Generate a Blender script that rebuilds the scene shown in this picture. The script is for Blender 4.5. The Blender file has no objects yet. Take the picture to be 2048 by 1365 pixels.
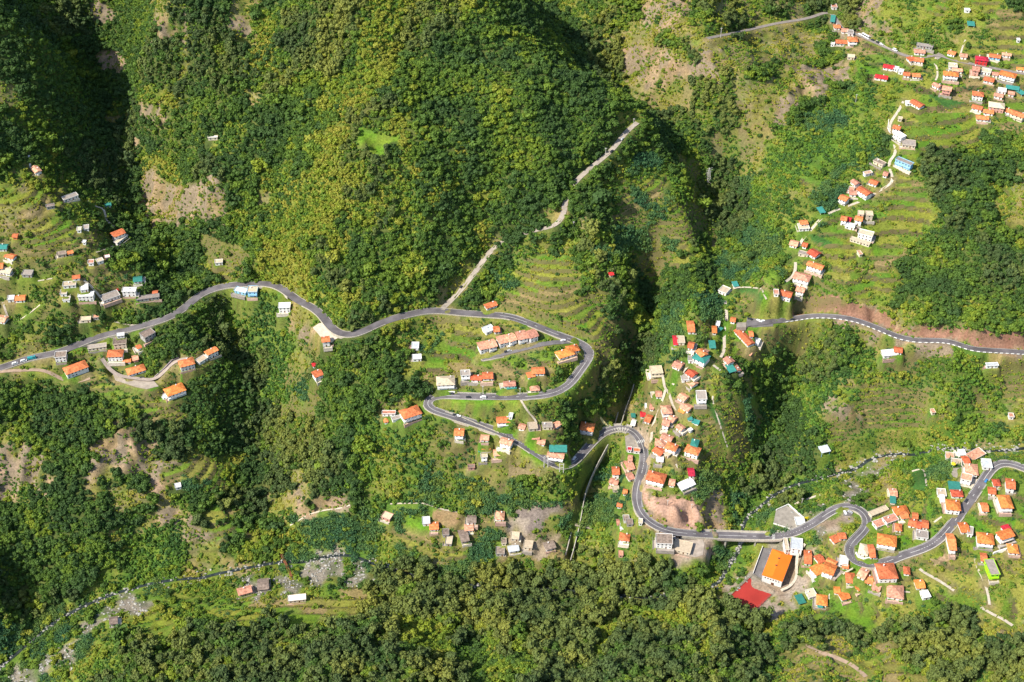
import bpy, math, random
import numpy as np
from mathutils import Vector, Matrix
random.seed(7); np.random.seed(7)
R = math.radians
sc = bpy.context.scene
COL = sc.collection
# ------------------------------------------------------------ camera, sky, sun, exposure
CAMZ, PITCH, FPX, PW, PH = 900.0, R(41), 2814.0, 2048.0, 1365.0
cam = bpy.data.cameras.new('camera'); cam.lens = 36.0*FPX/PW; cam.clip_end = 9000; cam.clip_start = 5
cam_o = bpy.data.objects.new('camera', cam); COL.objects.link(cam_o)
cam_o.location = (0, 0, CAMZ); cam_o.rotation_euler = (R(90)-PITCH, 0, 0); sc.camera = cam_o
SUN_EL, SUN_DIR = R(46), Vector((-0.86, -0.50, 0)).normalized()
S = Vector((SUN_DIR.x*math.cos(SUN_EL), SUN_DIR.y*math.cos(SUN_EL), math.sin(SUN_EL)))
w = bpy.data.worlds.new('World'); sc.world = w; w.use_nodes = True
sky = w.node_tree.nodes.new('ShaderNodeTexSky'); sky.sky_type = 'NISHITA'; sky.sun_disc = False
sky.sun_elevation = SUN_EL; sky.sun_rotation = math.atan2(S.x, S.y)
bgn = w.node_tree.nodes['Background']; bgn.inputs['Strength'].default_value = 0.125
w.node_tree.links.new(sky.outputs[0], bgn.inputs[0])
sun = bpy.data.lights.new('sun', 'SUN'); sun.energy = 4.6; sun.angle = R(0.53); sun.color = (1, 0.93, 0.80)
sun_o = bpy.data.objects.new('sun', sun); COL.objects.link(sun_o); sun_o.rotation_euler = S.to_track_quat('Z', 'Y').to_euler()
sc.view_settings.view_transform = 'Standard'; sc.view_settings.look = 'None'
sc.view_settings.exposure = 0.70; sc.view_settings.gamma = 1.0
sc.cycles.max_bounces = 4; sc.cycles.diffuse_bounces = 2; sc.cycles.glossy_bounces = 2; sc.cycles.transparent_max_bounces = 4

# ------------------------------------------------------------ camera geometry used to survey the valley
CP, SP = math.cos(PITCH), math.sin(PITCH)
def unproj(px, py, z):
    px = np.asarray(px, float); py = np.asarray(py, float); z = np.asarray(z, float)
    a = (px-PW/2)/FPX; b = (PH/2-py)/FPX
    dx = a; dy = CP+b*SP; dz = -SP+b*CP
    t = (z-CAMZ)/dz
    return dx*t, dy*t
def proj(x, y, z):
    d = y*CP-(z-CAMZ)*SP; u = y*SP+(z-CAMZ)*CP
    return PW/2+FPX*x/d, PH/2-FPX*u/d, d
def smooth(t): t = np.clip(t, 0, 1); return t*t*(3-2*t)
def vnoise(x, y, s, seed):
    rs = np.random.RandomState(seed); n = 256; g = rs.rand(n, n)
    X = np.asarray(x)/s+1000.37; Y = np.asarray(y)/s+1000.71
    i = np.floor(X).astype(int); j = np.floor(Y).astype(int); fx = smooth(X-i); fy = smooth(Y-j)
    a = g[i % n, j % n]; b = g[(i+1) % n, j % n]; c = g[i % n, (j+1) % n]; d = g[(i+1) % n, (j+1) % n]
    return (a*(1-fx)+b*fx)*(1-fy)+(c*(1-fx)+d*fx)*fy
def fbm(x, y, s, seed, o=3):
    r = 0; a = 1; t = 0
    for k in range(o): r = r+a*vnoise(x+17*k, y-31*k, s/2**k, seed+k); t += a; a *= .5
    return r/t

# ------------------------------------------------------------ the relief: surveyed heights (picture x, y, metres)
CTRL = [
 # river
 (-120,1400,-26),(0,1330,-22),(60,1280,-20),(120,1235,-18),(200,1195,-16),(300,1165,-14),(400,1150,-12),(480,1135,-10),(600,1118,-8),(700,1110,-6),(770,1135,-5),
 (900,1165,-4),(1100,1175,-3),(1300,1190,-2),(1440,1165,0),(1480,1100,2),(1500,1040,4),(1560,975,8),(1700,935,17),(1820,905,26),(1950,900,33),(2150,880,42),
 # side stream and gorge
 (1250,800,38),(1235,850,32),(1185,930,20),(1165,980,14),(1150,1060,6),(1262,765,46),(1272,720,54),(1290,640,72),(1325,570,91),(1400,500,106),(1450,460,114),(1442,400,118),
 (1405,320,136),(1330,240,155),(1230,150,173),(1100,40,200),(1060,-60,212),
 (1200,765,74),(1228,710,88),(1238,640,102),(1268,580,111),(1385,450,134),(1375,370,144),(1300,440,142),(1230,450,150),(1150,500,148),(1100,600,124),(1200,620,110),(1250,520,131),(1335,520,122),(1290,300,178),(1320,800,66),(1332,700,98),(1375,600,118),(1490,560,134),(1530,430,156),
 (1560,330,175),(1480,230,200),
 # main road and the hairpins
 (0,737,80),(110,708,83),(245,662,90),(342,632,96),(429,579,104),(497,569,107),(595,601,108),(658,651,108),(697,672,109),(779,640,111),(880,622,114),(1040,640,112),(1113,670,108),
 (1182,702,98),(1145,762,93),(1091,791,91),(973,794,87),(870,794,84),(855,810,82),(917,837,77),(998,864,70),(1062,900,64),(1127,936,57),(1175,896,52),(1228,857,48),(1279,878,46),
 (1286,938,41),(1274,990,37),(1302,1046,31),(1380,1068,28),(1560,1073,27),(1641,1037,31),(1699,1013,35),(1736,1041,37),(1699,1100,41),(1740,1131,44),(1831,1102,48),(1899,1055,54),
 (1962,970,60),(2010,923,63),(2090,950,66),
 (917,579,124),(975,510,140),(1005,486,147),(1075,460,158),(1126,437,166),(1144,370,178),(1189,330,186),(1249,265,198),(1290,225,206),
 # wooded ridge in the centre
 (900,450,168),(800,560,133),(720,600,124),(900,300,213),(1000,200,238),(900,100,266),(1000,-60,305),(720,200,246),(800,0,298),(640,330,200),(580,450,150),(556,520,124),(1150,150,218),(1100,300,206),
 # left gully
 (480,700,58),(520,850,19),(550,980,2),(575,1090,-6),(450,620,80),(400,520,106),(330,430,119),(280,330,137),(235,250,156),(195,150,182),(165,50,210),(150,-80,246),
 # left village spur and mountain
 (150,760,72),(350,785,62),(425,700,80),(150,580,122),(280,580,112),(60,500,150),(240,470,138),(140,400,162),(65,330,185),(20,430,170),(0,600,116),(-120,650,110),(-120,450,160),
 (60,200,222),(90,90,250),(0,0,282),(-140,-80,312),(-140,200,242),(310,130,233),(300,30,264),(420,380,163),(450,250,203),(470,120,243),(500,0,278),(500,470,134),(560,400,156),(600,200,228),(620,60,270),(640,-80,308),
 # below the left road
 (640,760,82),(650,870,48),(650,960,26),(650,1060,3),(50,850,52),(90,950,32),(0,1000,22),(110,1080,4),(200,1000,24),(300,900,40),(400,960,22),(300,1080,0),(470,1070,-2),(200,850,52),(60,1160,-12),(-150,1150,50),(-170,900,60),
 (430,1020,10),(800,900,55),(850,980,30),(900,1080,6),(1080,970,44),(1080,1005,24),(1080,1060,10),(750,1060,2),(950,1010,20),
 # foreground slope
 (100,1345,-16),(220,1240,-8),(400,1200,-4),(520,1180,-5),(620,1200,0),(400,1340,32),(700,1280,26),(900,1240,14),(900,1340,48),(1100,1250,18),(1100,1380,58),(1300,1300,38),(1450,1255,14),
 (1450,1380,58),(1600,1300,32),(1800,1290,42),(2000,1330,52),(1550,1170,12),(1500,1195,9),(1420,1220,12),(250,1440,10),(700,1450,75),(1600,1450,70),(2150,1400,65),
 # lower right village
 (1700,1180,26),(1850,1200,36),(2000,1200,44),(2000,1050,58),(1850,960,46),(1760,990,26),(1600,1000,14),(2150,1100,62),(1560,1110,16),
 # second gully, terraces on its right
 (1480,1000,6),(1520,920,12),(1540,850,25),(1562,780,40),(1590,715,60),(1640,850,44),(1700,960,20),(1800,870,37),(1700,780,64),(1850,780,62),(1950,830,51),(2060,850,50),(1750,710,97),(1900,740,87),
 (1497,645,116),(1560,641,118),(1640,632,120),(1713,642,120),(1780,665,117),(1870,682,113),(1950,702,110),(2048,705,107),(2180,715,102),
 (1450,585,126),(1440,660,108),(1400,700,98),(1380,780,80),(1420,870,56),(1400,960,38),(1300,900,50),(1345,1010,34),(1480,780,76),(1505,700,98),(1468,880,46),
 # upper right
 (1575,590,134),(1590,520,146),(1640,480,156),(1720,450,162),(1690,390,170),(1790,350,183),(1800,250,203),(1900,180,213),(2040,200,208),(1690,230,198),(1620,270,188),(1900,60,238),(2040,20,248),
 (1700,80,222),(1660,20,232),(1500,80,225),(1430,75,222),(1350,60,226),(1400,150,200),(1600,150,208),(1900,450,160),(1900,600,134),(2040,600,138),(2040,400,170),(1990,300,190),(1750,580,136),
 (1800,520,148),(2180,300,190),(2180,100,235),(1600,-80,262),(2000,-90,285),(1300,-80,250),(400,-90,302),(2180,-90,290),(2200,500,160),
]
c = np.array(CTRL, float)
_m = (c[:, 0] > 1435) & (c[:, 1] < 725); c[_m, 2] *= .86
cx, cy = unproj(c[:, 0], c[:, 1], c[:, 2]); cz = c[:, 2]
def tps_fit(x, y, z, lam):
    n = len(x); P = np.stack([x, y], 1)/500
    r2 = ((P[:, None]-P[None])**2).sum(2); K = r2*np.log(r2+1e-9)*.5+lam*np.eye(n)
    A = np.zeros((n+3, n+3)); A[:n, :n] = K; A[:n, n] = 1; A[:n, n+1:] = P; A[n, :n] = 1; A[n+1:, :n] = P.T
    s = np.linalg.solve(A, np.concatenate([z, [0, 0, 0]])); return P, s
def tps_eval(P, s, x, y):
    q = np.stack([x.ravel(), y.ravel()], 1)/500; n = len(P); out = np.zeros(len(q))
    for k in range(0, len(q), 20000):
        qq = q[k:k+20000]; r2 = ((qq[:, None]-P[None])**2).sum(2)
        out[k:k+20000] = (r2*np.log(r2+1e-9)*.5) @ s[:n]+s[n]+qq @ s[n+1:]
    return out.reshape(x.shape)
TP, TS = tps_fit(cx, cy, cz, 0.0002)
def axis(a, b, lo, hi, st):
    core = list(np.arange(a, b+.01, st)); d = st; v = b; up = []
    while v < hi: d *= 1.18; v += d; up.append(v)
    d = st; v = a; dn = []
    while v > lo: d *= 1.18; v -= d; dn.append(v)
    return np.array(dn[::-1]+core+up)
GX = axis(-600, 600, -2600, 2600, 2.0); GY = axis(520, 1480, 60, 4200, 2.0)
XX, YY = np.meshgrid(GX, GY, indexing='ij')
tx = np.arange(-700, 701, 5.0); ty = np.arange(480, 1621, 5.0)
TXX, TYY = np.meshgrid(tx, ty, indexing='ij'); TZ = tps_eval(TP, TS, TXX, TYY)
def bil(ax, ay, Z, x, y):
    x = np.clip(x, ax[0], ax[-1]-1e-6); y = np.clip(y, ay[0], ay[-1]-1e-6)
    i = np.clip(np.searchsorted(ax, x, 'right')-1, 0, len(ax)-2); j = np.clip(np.searchsorted(ay, y, 'right')-1, 0, len(ay)-2)
    fx = (x-ax[i])/(ax[i+1]-ax[i]); fy = (y-ay[j])/(ay[j+1]-ay[j])
    return (Z[i, j]*(1-fx)+Z[i+1, j]*fx)*(1-fy)+(Z[i, j+1]*(1-fx)+Z[i+1, j+1]*fx)*fy
H = bil(tx, ty, TZ, XX, YY)
outd = np.maximum(np.abs(XX)-700, 0)+np.maximum(YY-1620, 0)+np.maximum(480-YY, 0)*.6
H = H+outd*.22*(fbm(XX, YY, 400, 5)+.3)
def height(x, y): return bil(GX, GY, H, x, y)
def hit(px, py, hmax=420.0):
    px = np.atleast_1d(np.asarray(px, float)); py = np.atleast_1d(np.asarray(py, float))
    zs = np.arange(hmax, -60, -1.5); prev = None; done = np.zeros(len(px), bool)
    RX = np.zeros(len(px)); RY = np.zeros(len(px))
    for z in zs:
        x, y = unproj(px, py, z); d = z-height(x, y)
        if prev is not None:
            m = (~done) & (d <= 0)
            if m.any():
                f = prev[2][m]/(prev[2][m]-d[m]+1e-9)
                RX[m] = prev[0][m]+(x[m]-prev[0][m])*f; RY[m] = prev[1][m]+(y[m]-prev[1][m])*f; done |= m
        prev = (x, y, d)
        if done.all(): break
    RX[~done] = x[~done]; RY[~done] = y[~done]
    return RX, RY, height(RX, RY)

# ------------------------------------------------------------ land cover survey, one letter per 32 x 32 picture cell
COVER = """
FFFFFFRF FFsFFFFs FFFEEEFY YYYFFYFF FFFbFbFF RRRFsFsb FsFFFERb bbgbbggF
FFFFFFFF FFRFFFFR YFFEEFYY YFFFFFFF FFFFbFFs RRsbbFFg bsbFRERb bbbbbbgg
FFFFFFFF FFRFFFFs YFFEEFYY FFFFFFFF FbFFFFss sFFsssss sssFFRRb bbbbbbgg
FFFFFFRF FFFFFYFF YYFEEFYY YFFFFFFF FFFFFFFR RRbFRsss ssbFFVVV VbbbVVVV
FFFFFFRF FFFsFFFF YYFFEFYY FFFFFFFF FFFFFFFR RRRRRFsF bsRRRbbV VVVVVVVV
sFFFFFFF FFFFFFFF FEFFFYYY FFFFFFFF FFFFFFFs sbsFFFss bsRRFBBb BVVVVVVV
FFFFFFFY FYYFFFFs FFFFYYYE EFFFFFFF FFFFFFFF sssFFFss sRFbBBBb gTTTVVVV
FFFFFFFs FRFFFFFF FFFFYYEF FYFFFFFF FFFFFFFb FFFbFFbs sRFBBBBb TTTTLVVV
FFFFFFFF FFFFFFYY FFFFYYFL LYFFFFFF FFFFFFFF FFFFsbsb sBBBBBBg gTTTTFFb
FFFFFFFF RFFFFYYF FFFFYYFF FYFFFFFF FFFFFFFF FFFFFbss bBBBBBFV VLFFFFFF
FVYFFFFF FYYFEFFF YYFYYYYF YFYFFFFF FFFFFFFb BbFTFFbs BBBBBFBb VbFFFFFF
bsYgFFFF FRRRREFF YYYYYYFY YYFFYFFF FFFFFbbT bTBTFFBB BBgBbVVV gbFFFFFs
ggggbbFF FRRRRRFF sYYYYYYY FYFYFFYF FFFFFFbT BTBTFFFB bbbBBVVg ggFFFFbs
sssbbbFF FRRRRRYF YYYYYFYF YFYFFFFF FFssFFTT TBTTFFFb bBbBVVVg ggbFFFbs
sggggVgF FFFFFFFY YYYFYYFF FFFFFFYF FFFFFFBB BTTTFFFB BBbVTVVg gbFFFFFF
VgggbVVF FFFFFTTF YYYFFYFF FFFFFFYs FbFbFBBB BTBTFFBB BBVTTgLg gFFFFFFF
VgVgbVVF FFFFFTTF YYYYFFFF FFFFFsFF bgggFFFb TTTFFBFB BFVVVbgg FFFFFFFF
VbgbVVVV VFFFFTFF YYYYYFFF FFFFsFFB TgggTFFF bTFFFFBV BbVVVggg FFFFFFFF
VgbgVVVV VFFFFFbB BYsYYYYF FFFsFFFb TTTTTgFF FFFBBBVL TTVVbgbb FFFFFFFF
gbgbVFFF FFFFFFBB BBsYYYFY FYFsFVVg TTTTTTFF FBBBBBVg TTggRRRb bFFFFFFb
FFbFFFbF VFFFFFBB BBRsYFFF YbbgTVVV VTTTTTTF FBBBVVVV ggbFFbsR RRRFFFFF
FggVVVVV VFFFFFFB BBVsFFFF FbBgTVVV VVbTTTTF FBBVVVVV VbFFFFBs VRRRRRRR
gggVVVVV bFFVVFFF BBsFFFFF FFbggggg bVVbTTTF FBBVVVVV FFFFFBBB VFFBBbsg
ggbVVVVV VFVVFFFF BBVFFFFF FFbsVVVg VVVbTTFF BBVVVbFF FFFFBBBb bbFBBBbg
FFFFFFVV bVVFFFFF BBBgFFFF FFFFbVVV VVbbbFFF bVVVbVgF FBBBBbTT TTBBBBBg
FFFFFFFb bgTTFFFF FFggFFFV bVYggLbL bFbFFFVs VVVVVVLB FFBBRRTT TTBBBgbs
FFFFFFFF YFTFFFFF FEFEFFBB BBBBVgVV VVVFFVbV VVVVVVTB FFBbTTTT TTTBBggs
sFFFFFFR RFFFFFFF FEEEEFFB BBbgVVVV VVVVFVVV VVVVVTTB FFFBTTTT TgbBBBBB
RRFFFFRR RRFsTTbF FEEEEEFB bBbgVVVg sLVVFbBV VVVVTTTb FFFBbggg gBBBVVVV
RRRFFFRR RsRTTTYF FEEEEEFB bbBgbVss ssgBBBBV VVVVVbbF FFBBgbwB BBBBVVVV
RRRFFFsF FRRTBTFF FEsEEFFb bBBBbBBg BFFBBbBB VbbBBbbF FBBbbwbs bbbTVVVV
RbFFFFFs sFsFFFFF FsRRRRFB BBBBbBBB BBBBgBBB gRRRRbBB FFBwbbbg bTbVVVVV
FFFFFFFF FsRbFTTF FYBBBBBB BBLBsVVs ...bBBBV bRRRRbBB FBwg..bb VVVVVVVV
FFFFFFFs BBBRRTTT FYYBBBBB bVgVVVBB s.ssFBVV Vb...bbb BBBw.bbV VVVVVVVV
FFFFbbFF BBBBssFF FYBBwbBB bBVVVBBs ssVVFbBb sb...BBb w..VVVVV VVVVVgVg
FFFFFFFb BBBbssss bsBwwbww EEEBBEEE bbFbbEEs EEBbBBBs ..VVVVVV VVVggVVb
FFFFFFbb bBbbbbbw bwwbBwwb EEEEEEEE EEEEEEEE EEFEbbBw ..VVVVVV VVVggVbb
FFFFFbbw wbbbbVVV bVgggggE EEEEEEEE EEEEEEEE EFEEEs.. .bVVVVVV VVbTTVgg
FFBBbBwb bgbbbggg gLLLLLLE EEEFEEEE EEEYEEEY YYYEEF.. bbbVVLLV bbFEFsgg
BBBBbwbB bbbFFFFF FFFFFFFE EbYYEYEE EEEEEYYF FFFFYEFF bFFFFFFF EFEEFbbs
BBBbwBbb FFFFFFFF FFFFFFFF EYYYYYYE YEEEEYFF FFFFYFFF bFFFsFbg sEEEEEEE
BBbwbbbb FFFFFFFF FFFFFFFF FEEYYYYY YEEEEFFF FFFFFFFF bsgssggb gbEEEEEE
BwwBbFFF FFFFFFFF FFFFFFFF FFEEEYbY YEEEEFFF FFFFFFFF ssssbgsb ggEEEbEE
"""
rows = [l.replace(' ', '') for l in COVER.strip().splitlines()]
for k, l in enumerate(rows): assert len(l) == 64, (k, len(l))
CLS = 'FEYBbTgsRV.wL'
CI = np.array([[CLS.index(ch) for ch in l] for l in rows])
def cover(x, y, z, jit=24):
    px, py, d = proj(x, y, z)
    px = px+(vnoise(x, y, 34, 35)-.5)*44+(vnoise(x, y, 14, 31)-.5)*2*jit+(vnoise(x, y, 5, 33)-.5)*jit; py = py+(vnoise(x, y, 34, 36)-.5)*34+(vnoise(x, y, 14, 32)-.5)*1.6*jit+(vnoise(x, y, 5, 34)-.5)*jit*.8
    i = np.clip((py/32).astype(int), 0, 42); j = np.clip((px/32).astype(int), 0, 63)
    return CI[i, j]
def inframe(x, y, z, m=120):
    px, py, d = proj(x, y, z); return (px > -m) & (px < PW+m) & (py > -m) & (py < PH+m)
def blur(Z, n):
    for _ in range(n):
        P_ = np.pad(Z, 1, 'edge'); Z = (P_[:-2, 1:-1]+P_[2:, 1:-1]+P_[1:-1, :-2]+P_[1:-1, 2:]+2*Z)/6
    return Z
CV = cover(XX, YY, H)
ROUGH = np.array([1, .8, .8, .35, .4, 0, .15, .7, 1, .0, 0, 0, 0])
rg = blur(ROUGH[CV], 8)
rid = 1-np.abs(fbm(XX, YY, 70, 50, 2)*2-1)
rkm = blur((CV == CLS.index('R')).astype(float), 3)
H = H+rkm*((1-np.abs(fbm(XX, YY, 22, 57, 3)*2-1))-.75)*15
H = H+rg*((fbm(XX, YY, 90, 51, 3)-.5)*28+(rid-.7)*21+(fbm(XX, YY, 14, 53, 2)-.5)*4)
# ------------------------------------------------------------ materials (all procedural)
MATS = {}
def nt(name):
    m = bpy.data.materials.new(name); m.use_nodes = True; t = m.node_tree; b = t.nodes['Principled BSDF']
    b.inputs['Roughness'].default_value = .85; b.inputs['Specular IOR Level'].default_value = .15
    return m, t, b
def N(t, ty, **kw):
    n = t.nodes.new(ty)
    for k, v in kw.items(): setattr(n, k, v)
    return n
def mat(name, col, rough=.85, ns=.4, amt=.25, rnd=.12, spec=.15, stripe=0, metal=0):
    """colour varied by stains (noise in object space) and by the object it is on"""
    if name in MATS: return MATS[name]
    m, t, b = nt(name); b.inputs['Roughness'].default_value = rough; b.inputs['Specular IOR Level'].default_value = spec
    b.inputs['Metallic'].default_value = metal
    tc = N(t, 'ShaderNodeTexCoord'); no = N(t, 'ShaderNodeTexNoise'); no.inputs['Scale'].default_value = ns; no.inputs['Detail'].default_value = 5
    oi = N(t, 'ShaderNodeObjectInfo'); hs = N(t, 'ShaderNodeHueSaturation'); hs.inputs['Color'].default_value = (*col, 1)
    ma = N(t, 'ShaderNodeMapRange'); ma.inputs['From Min'].default_value = .3; ma.inputs['From Max'].default_value = .7
    ma.inputs['To Min'].default_value = 1-amt; ma.inputs['To Max'].default_value = 1+amt
    ad = N(t, 'ShaderNodeVectorMath', operation='ADD'); L = t.links.new
    L(tc.outputs['Object'], ad.inputs[0]); L(oi.outputs['Location'], ad.inputs[1]); L(ad.outputs[0], no.inputs['Vector'])
    L(no.outputs['Fac'], ma.inputs['Value'])
    mr = N(t, 'ShaderNodeMapRange'); mr.inputs['To Min'].default_value = 1-rnd*1.6; mr.inputs['To Max'].default_value = 1+rnd
    L(oi.outputs['Random'], mr.inputs['Value'])
    mu = N(t, 'ShaderNodeMath', operation='MULTIPLY'); L(ma.outputs[0], mu.inputs[0]); L(mr.outputs[0], mu.inputs[1])
    val = mu.outputs[0]
    if stripe:
        wv = N(t, 'ShaderNodeTexWave'); wv.inputs['Scale'].default_value = stripe; L(tc.outputs['Object'], wv.inputs['Vector'])
        m2 = N(t, 'ShaderNodeMapRange'); m2.inputs['To Min'].default_value = .8; m2.inputs['To Max'].default_value = 1.12; L(wv.outputs['Fac'], m2.inputs['Value'])
        m3 = N(t, 'ShaderNodeMath', operation='MULTIPLY'); L(val, m3.inputs[0]); L(m2.outputs[0], m3.inputs[1]); val = m3.outputs[0]
    L(val, hs.inputs['Value'])
    hm = N(t, 'ShaderNodeMapRange'); hm.inputs['To Min'].default_value = .492; hm.inputs['To Max'].default_value = .506; L(oi.outputs['Random'], hm.inputs['Value']); L(hm.outputs[0], hs.inputs['Hue'])
    L(hs.outputs[0], b.inputs['Base Color']); MATS[name] = m; return m

# ------------------------------------------------------------ mesh helpers
class MB:
    def __init__(s): s.v = []; s.f = []; s.m = []
    def add(s, vs, fs, mi=0):
        n = len(s.v); s.v += [tuple(p) for p in vs]; s.f += [tuple(i+n for i in f) for f in fs]; s.m += [mi]*len(fs); return s
    def box(s, x0, x1, y0, y1, z0, z1, mi=0):
        return s.add([(x0,y0,z0),(x1,y0,z0),(x1,y1,z0),(x0,y1,z0),(x0,y0,z1),(x1,y0,z1),(x1,y1,z1),(x0,y1,z1)],
              [(0,3,2,1),(4,5,6,7),(0,1,5,4),(1,2,6,5),(2,3,7,6),(3,0,4,7)], mi)
    def prism(s, poly, z0, z1, mi=0):
        n = len(poly); a = sum(poly[i][0]*poly[(i+1) % n][1]-poly[(i+1) % n][0]*poly[i][1] for i in range(n))
        if a < 0: poly = poly[::-1]
        b0 = [z0]*n if np.isscalar(z0) else z0; b1 = [z1]*n if np.isscalar(z1) else z1
        vs = [(p[0], p[1], b0[i]) for i, p in enumerate(poly)]+[(p[0], p[1], b1[i]) for i, p in enumerate(poly)]
        fs = [tuple(range(n, 2*n)), tuple(range(n-1, -1, -1))]+[(i, (i+1) % n, n+(i+1) % n, n+i) for i in range(n)]
        return s.add(vs, fs, mi)
    def bar(s, p, q, r, k=6, mi=0):
        p = Vector(p); q = Vector(q); d = (q-p).normalized(); a = d.orthogonal().normalized(); b = d.cross(a); vs = []
        for e, rr in ((p, r), (q, r)):
            for i in range(k):
                t = 2*math.pi*i/k; vs.append(e+(a*math.cos(t)+b*math.sin(t))*rr)
        return s.add(vs, [(i, (i+1) % k, k+(i+1) % k, k+i) for i in range(k)]+[tuple(range(k-1, -1, -1)), tuple(range(k, 2*k))], mi)
    def mesh(s, name, mats):
        me = bpy.data.meshes.new(name); me.from_pydata(s.v, [], s.f)
        for m in (mats if isinstance(mats, (list, tuple)) else [mats]): me.materials.append(m)
        if any(s.m): me.polygons.foreach_set('material_index', s.m)
        me.update(); return me
    def build(s, name, mats, parent=None): return link(name, s.mesh(name, mats), parent)
def link(name, me, parent=None, loc=(0,0,0), rz=0):
    o = bpy.data.objects.new(name, me); COL.objects.link(o); o.parent = parent; o.location = loc; o.rotation_euler = (0, 0, rz); return o
def tag(o, label=None, cat=None, group=None, kind=None):
    if label: o['label'] = label
    if cat: o['category'] = cat
    if group: o['group'] = group
    if kind: o['kind'] = kind
    return o
def root(name, loc, rz, label, cat, group=None): return tag(link(name, None, None, loc, rz), label, cat, group)

# ------------------------------------------------------------ roads: traced, laid on the relief with an even gradient
def catmull(P, step=4.0):
    P = np.array(P, float); out = []
    Q = np.vstack([2*P[0]-P[1], P, 2*P[-1]-P[-2]])
    for i in range(1, len(Q)-2):
        n = max(2, int(np.hypot(*(Q[i+1]-Q[i]))/step)); t = np.linspace(0, 1, n, endpoint=False)[:, None]
        a, b, c_, d = Q[i-1], Q[i], Q[i+1], Q[i+2]
        out.append(.5*((2*b)+(-a+c_)*t+(2*a-5*b+4*c_-d)*t**2+(-a+3*b-3*c_+d)*t**3))
    return np.vstack(out+[P[-1][None]])
def gsm(a, sig):
    k = int(sig*3)+1; x = np.arange(-k, k+1); g = np.exp(-x**2/(2*sig**2)); g /= g.sum()
    return np.convolve(np.pad(a, k, 'reflect', reflect_type='odd') if len(a) > k else np.pad(a, k, 'edge'), g, 'valid')
def survey(P, sig, it=3):
    q = catmull(P); x, y, z = hit(q[:, 0], q[:, 1])
    if sig:
        for _ in range(it):
            ds = np.r_[0, np.cumsum(np.hypot(np.diff(x), np.diff(y)))]
            s = np.arange(0, ds[-1], 2.5); zz = gsm(np.interp(s, ds, height(x, y)), sig/2.5) if len(s) > 8 else np.interp(s, ds, z)
            z = np.interp(ds, s, zz); x, y = unproj(q[:, 0], q[:, 1], z)
    ds = np.r_[0, np.cumsum(np.sqrt(np.diff(x)**2+np.diff(y)**2))]
    s = np.arange(0, ds[-1]+.1, 2.5)
    X = np.interp(s, ds, x); Y = np.interp(s, ds, y); Z = np.interp(s, ds, z)
    if len(s) > 20: X = gsm(X, 2.2); Y = gsm(Y, 2.2)
    fx = np.interp(s, ds, q[:, 0])
    return X, Y, Z, fx
ROADS = {
 'main': (7.6, 30, [(-110,772),(-60,752),(0,737),(59,717),(110,707),(156,690),(196,674),(245,662),(293,650),(342,634),(372,614),(400,590),(429,578),(458,571),(497,569),(536,568),(566,579),(595,601),(624,615),(644,631),(658,650),(674,665),(697,671),(722,665),(752,651),(779,640),(844,624),(877,622),(920,626),(973,630),(1016,633),(1048,643),(1081,656),(1113,669),(1145,680),(1171,692),(1182,703),(1178,716),(1162,738),(1145,762),(1124,779),(1091,790),(1038,794),(973,794),(909,792),(877,791),(858,796),(851,807),(858,818),(883,826),(917,837),(955,849),(998,864),(1030,879),(1062,900),(1088,917),(1109,930),(1127,935),(1144,928),(1160,913),(1175,896),(1193,877),(1210,864),(1228,857),(1249,856),(1267,863),(1279,878),(1287,896),(1289,914),(1286,938),(1279,960),(1274,982),(1273,1003),(1281,1027),(1300,1045),(1323,1058),(1353,1065),(1403,1069),(1456,1071),(1521,1073),(1564,1072),(1596,1063),(1628,1046),(1645,1034),(1663,1022),(1682,1014),(1699,1012),(1716,1017),(1729,1027),(1736,1041),(1733,1055),(1721,1069),(1706,1083),(1697,1097),(1699,1112),(1711,1124),(1733,1130),(1758,1129),(1780,1122),(1802,1112),(1831,1103),(1855,1094),(1879,1078),(1899,1055),(1918,1032),(1932,1012),(1948,990),(1963,967),(1978,944),(1992,930),(2008,925),(2026,928),(2048,937),(2110,960)]),
 'side': (5.0, 22, [(884,622),(889,608),(898,596),(917,578),(939,560),(950,545),(975,510),(1000,486),(1035,472),(1075,460),(1104,454),(1118,446),(1128,425),(1132,395),(1144,372),(1166,349),(1189,330),(1224,300),(1249,268),(1264,254),(1278,243)]),
 'right': (6.6, 24, [(1493,648),(1530,645),(1557,642),(1596,636),(1625,632),(1674,634),(1713,641),(1744,652),(1774,664),(1800,675),(1835,681),(1870,681),(1899,683),(1925,692),(1949,699),(1999,702),(2048,705),(2130,712)]),
 'top': (4.6, 22, [(1414,77),(1474,65),(1549,48),(1614,37),(1655,24),(1668,32),(1676,48),(1688,60),(1706,66),(1730,76),(1760,90),(1783,100),(1811,112),(1840,116),(1875,110),(1909,121),(1949,129),(1989,137),(2060,150)]),
 'service': (5.4, 12, [(962,719),(985,715),(1005,708),(1038,700),(1081,691),(1115,684),(1140,679)]),
 'track': (3.6, 14, [(-40,748),(0,751),(39,753),(88,753),(129,764),(162,763),(180,756)]),
 'hamlet': (3.6, 10, [(205,722),(219,738),(235,751),(274,757),(309,760),(322,750),(331,740),(342,727),(358,720),(381,716)]),
}
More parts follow.
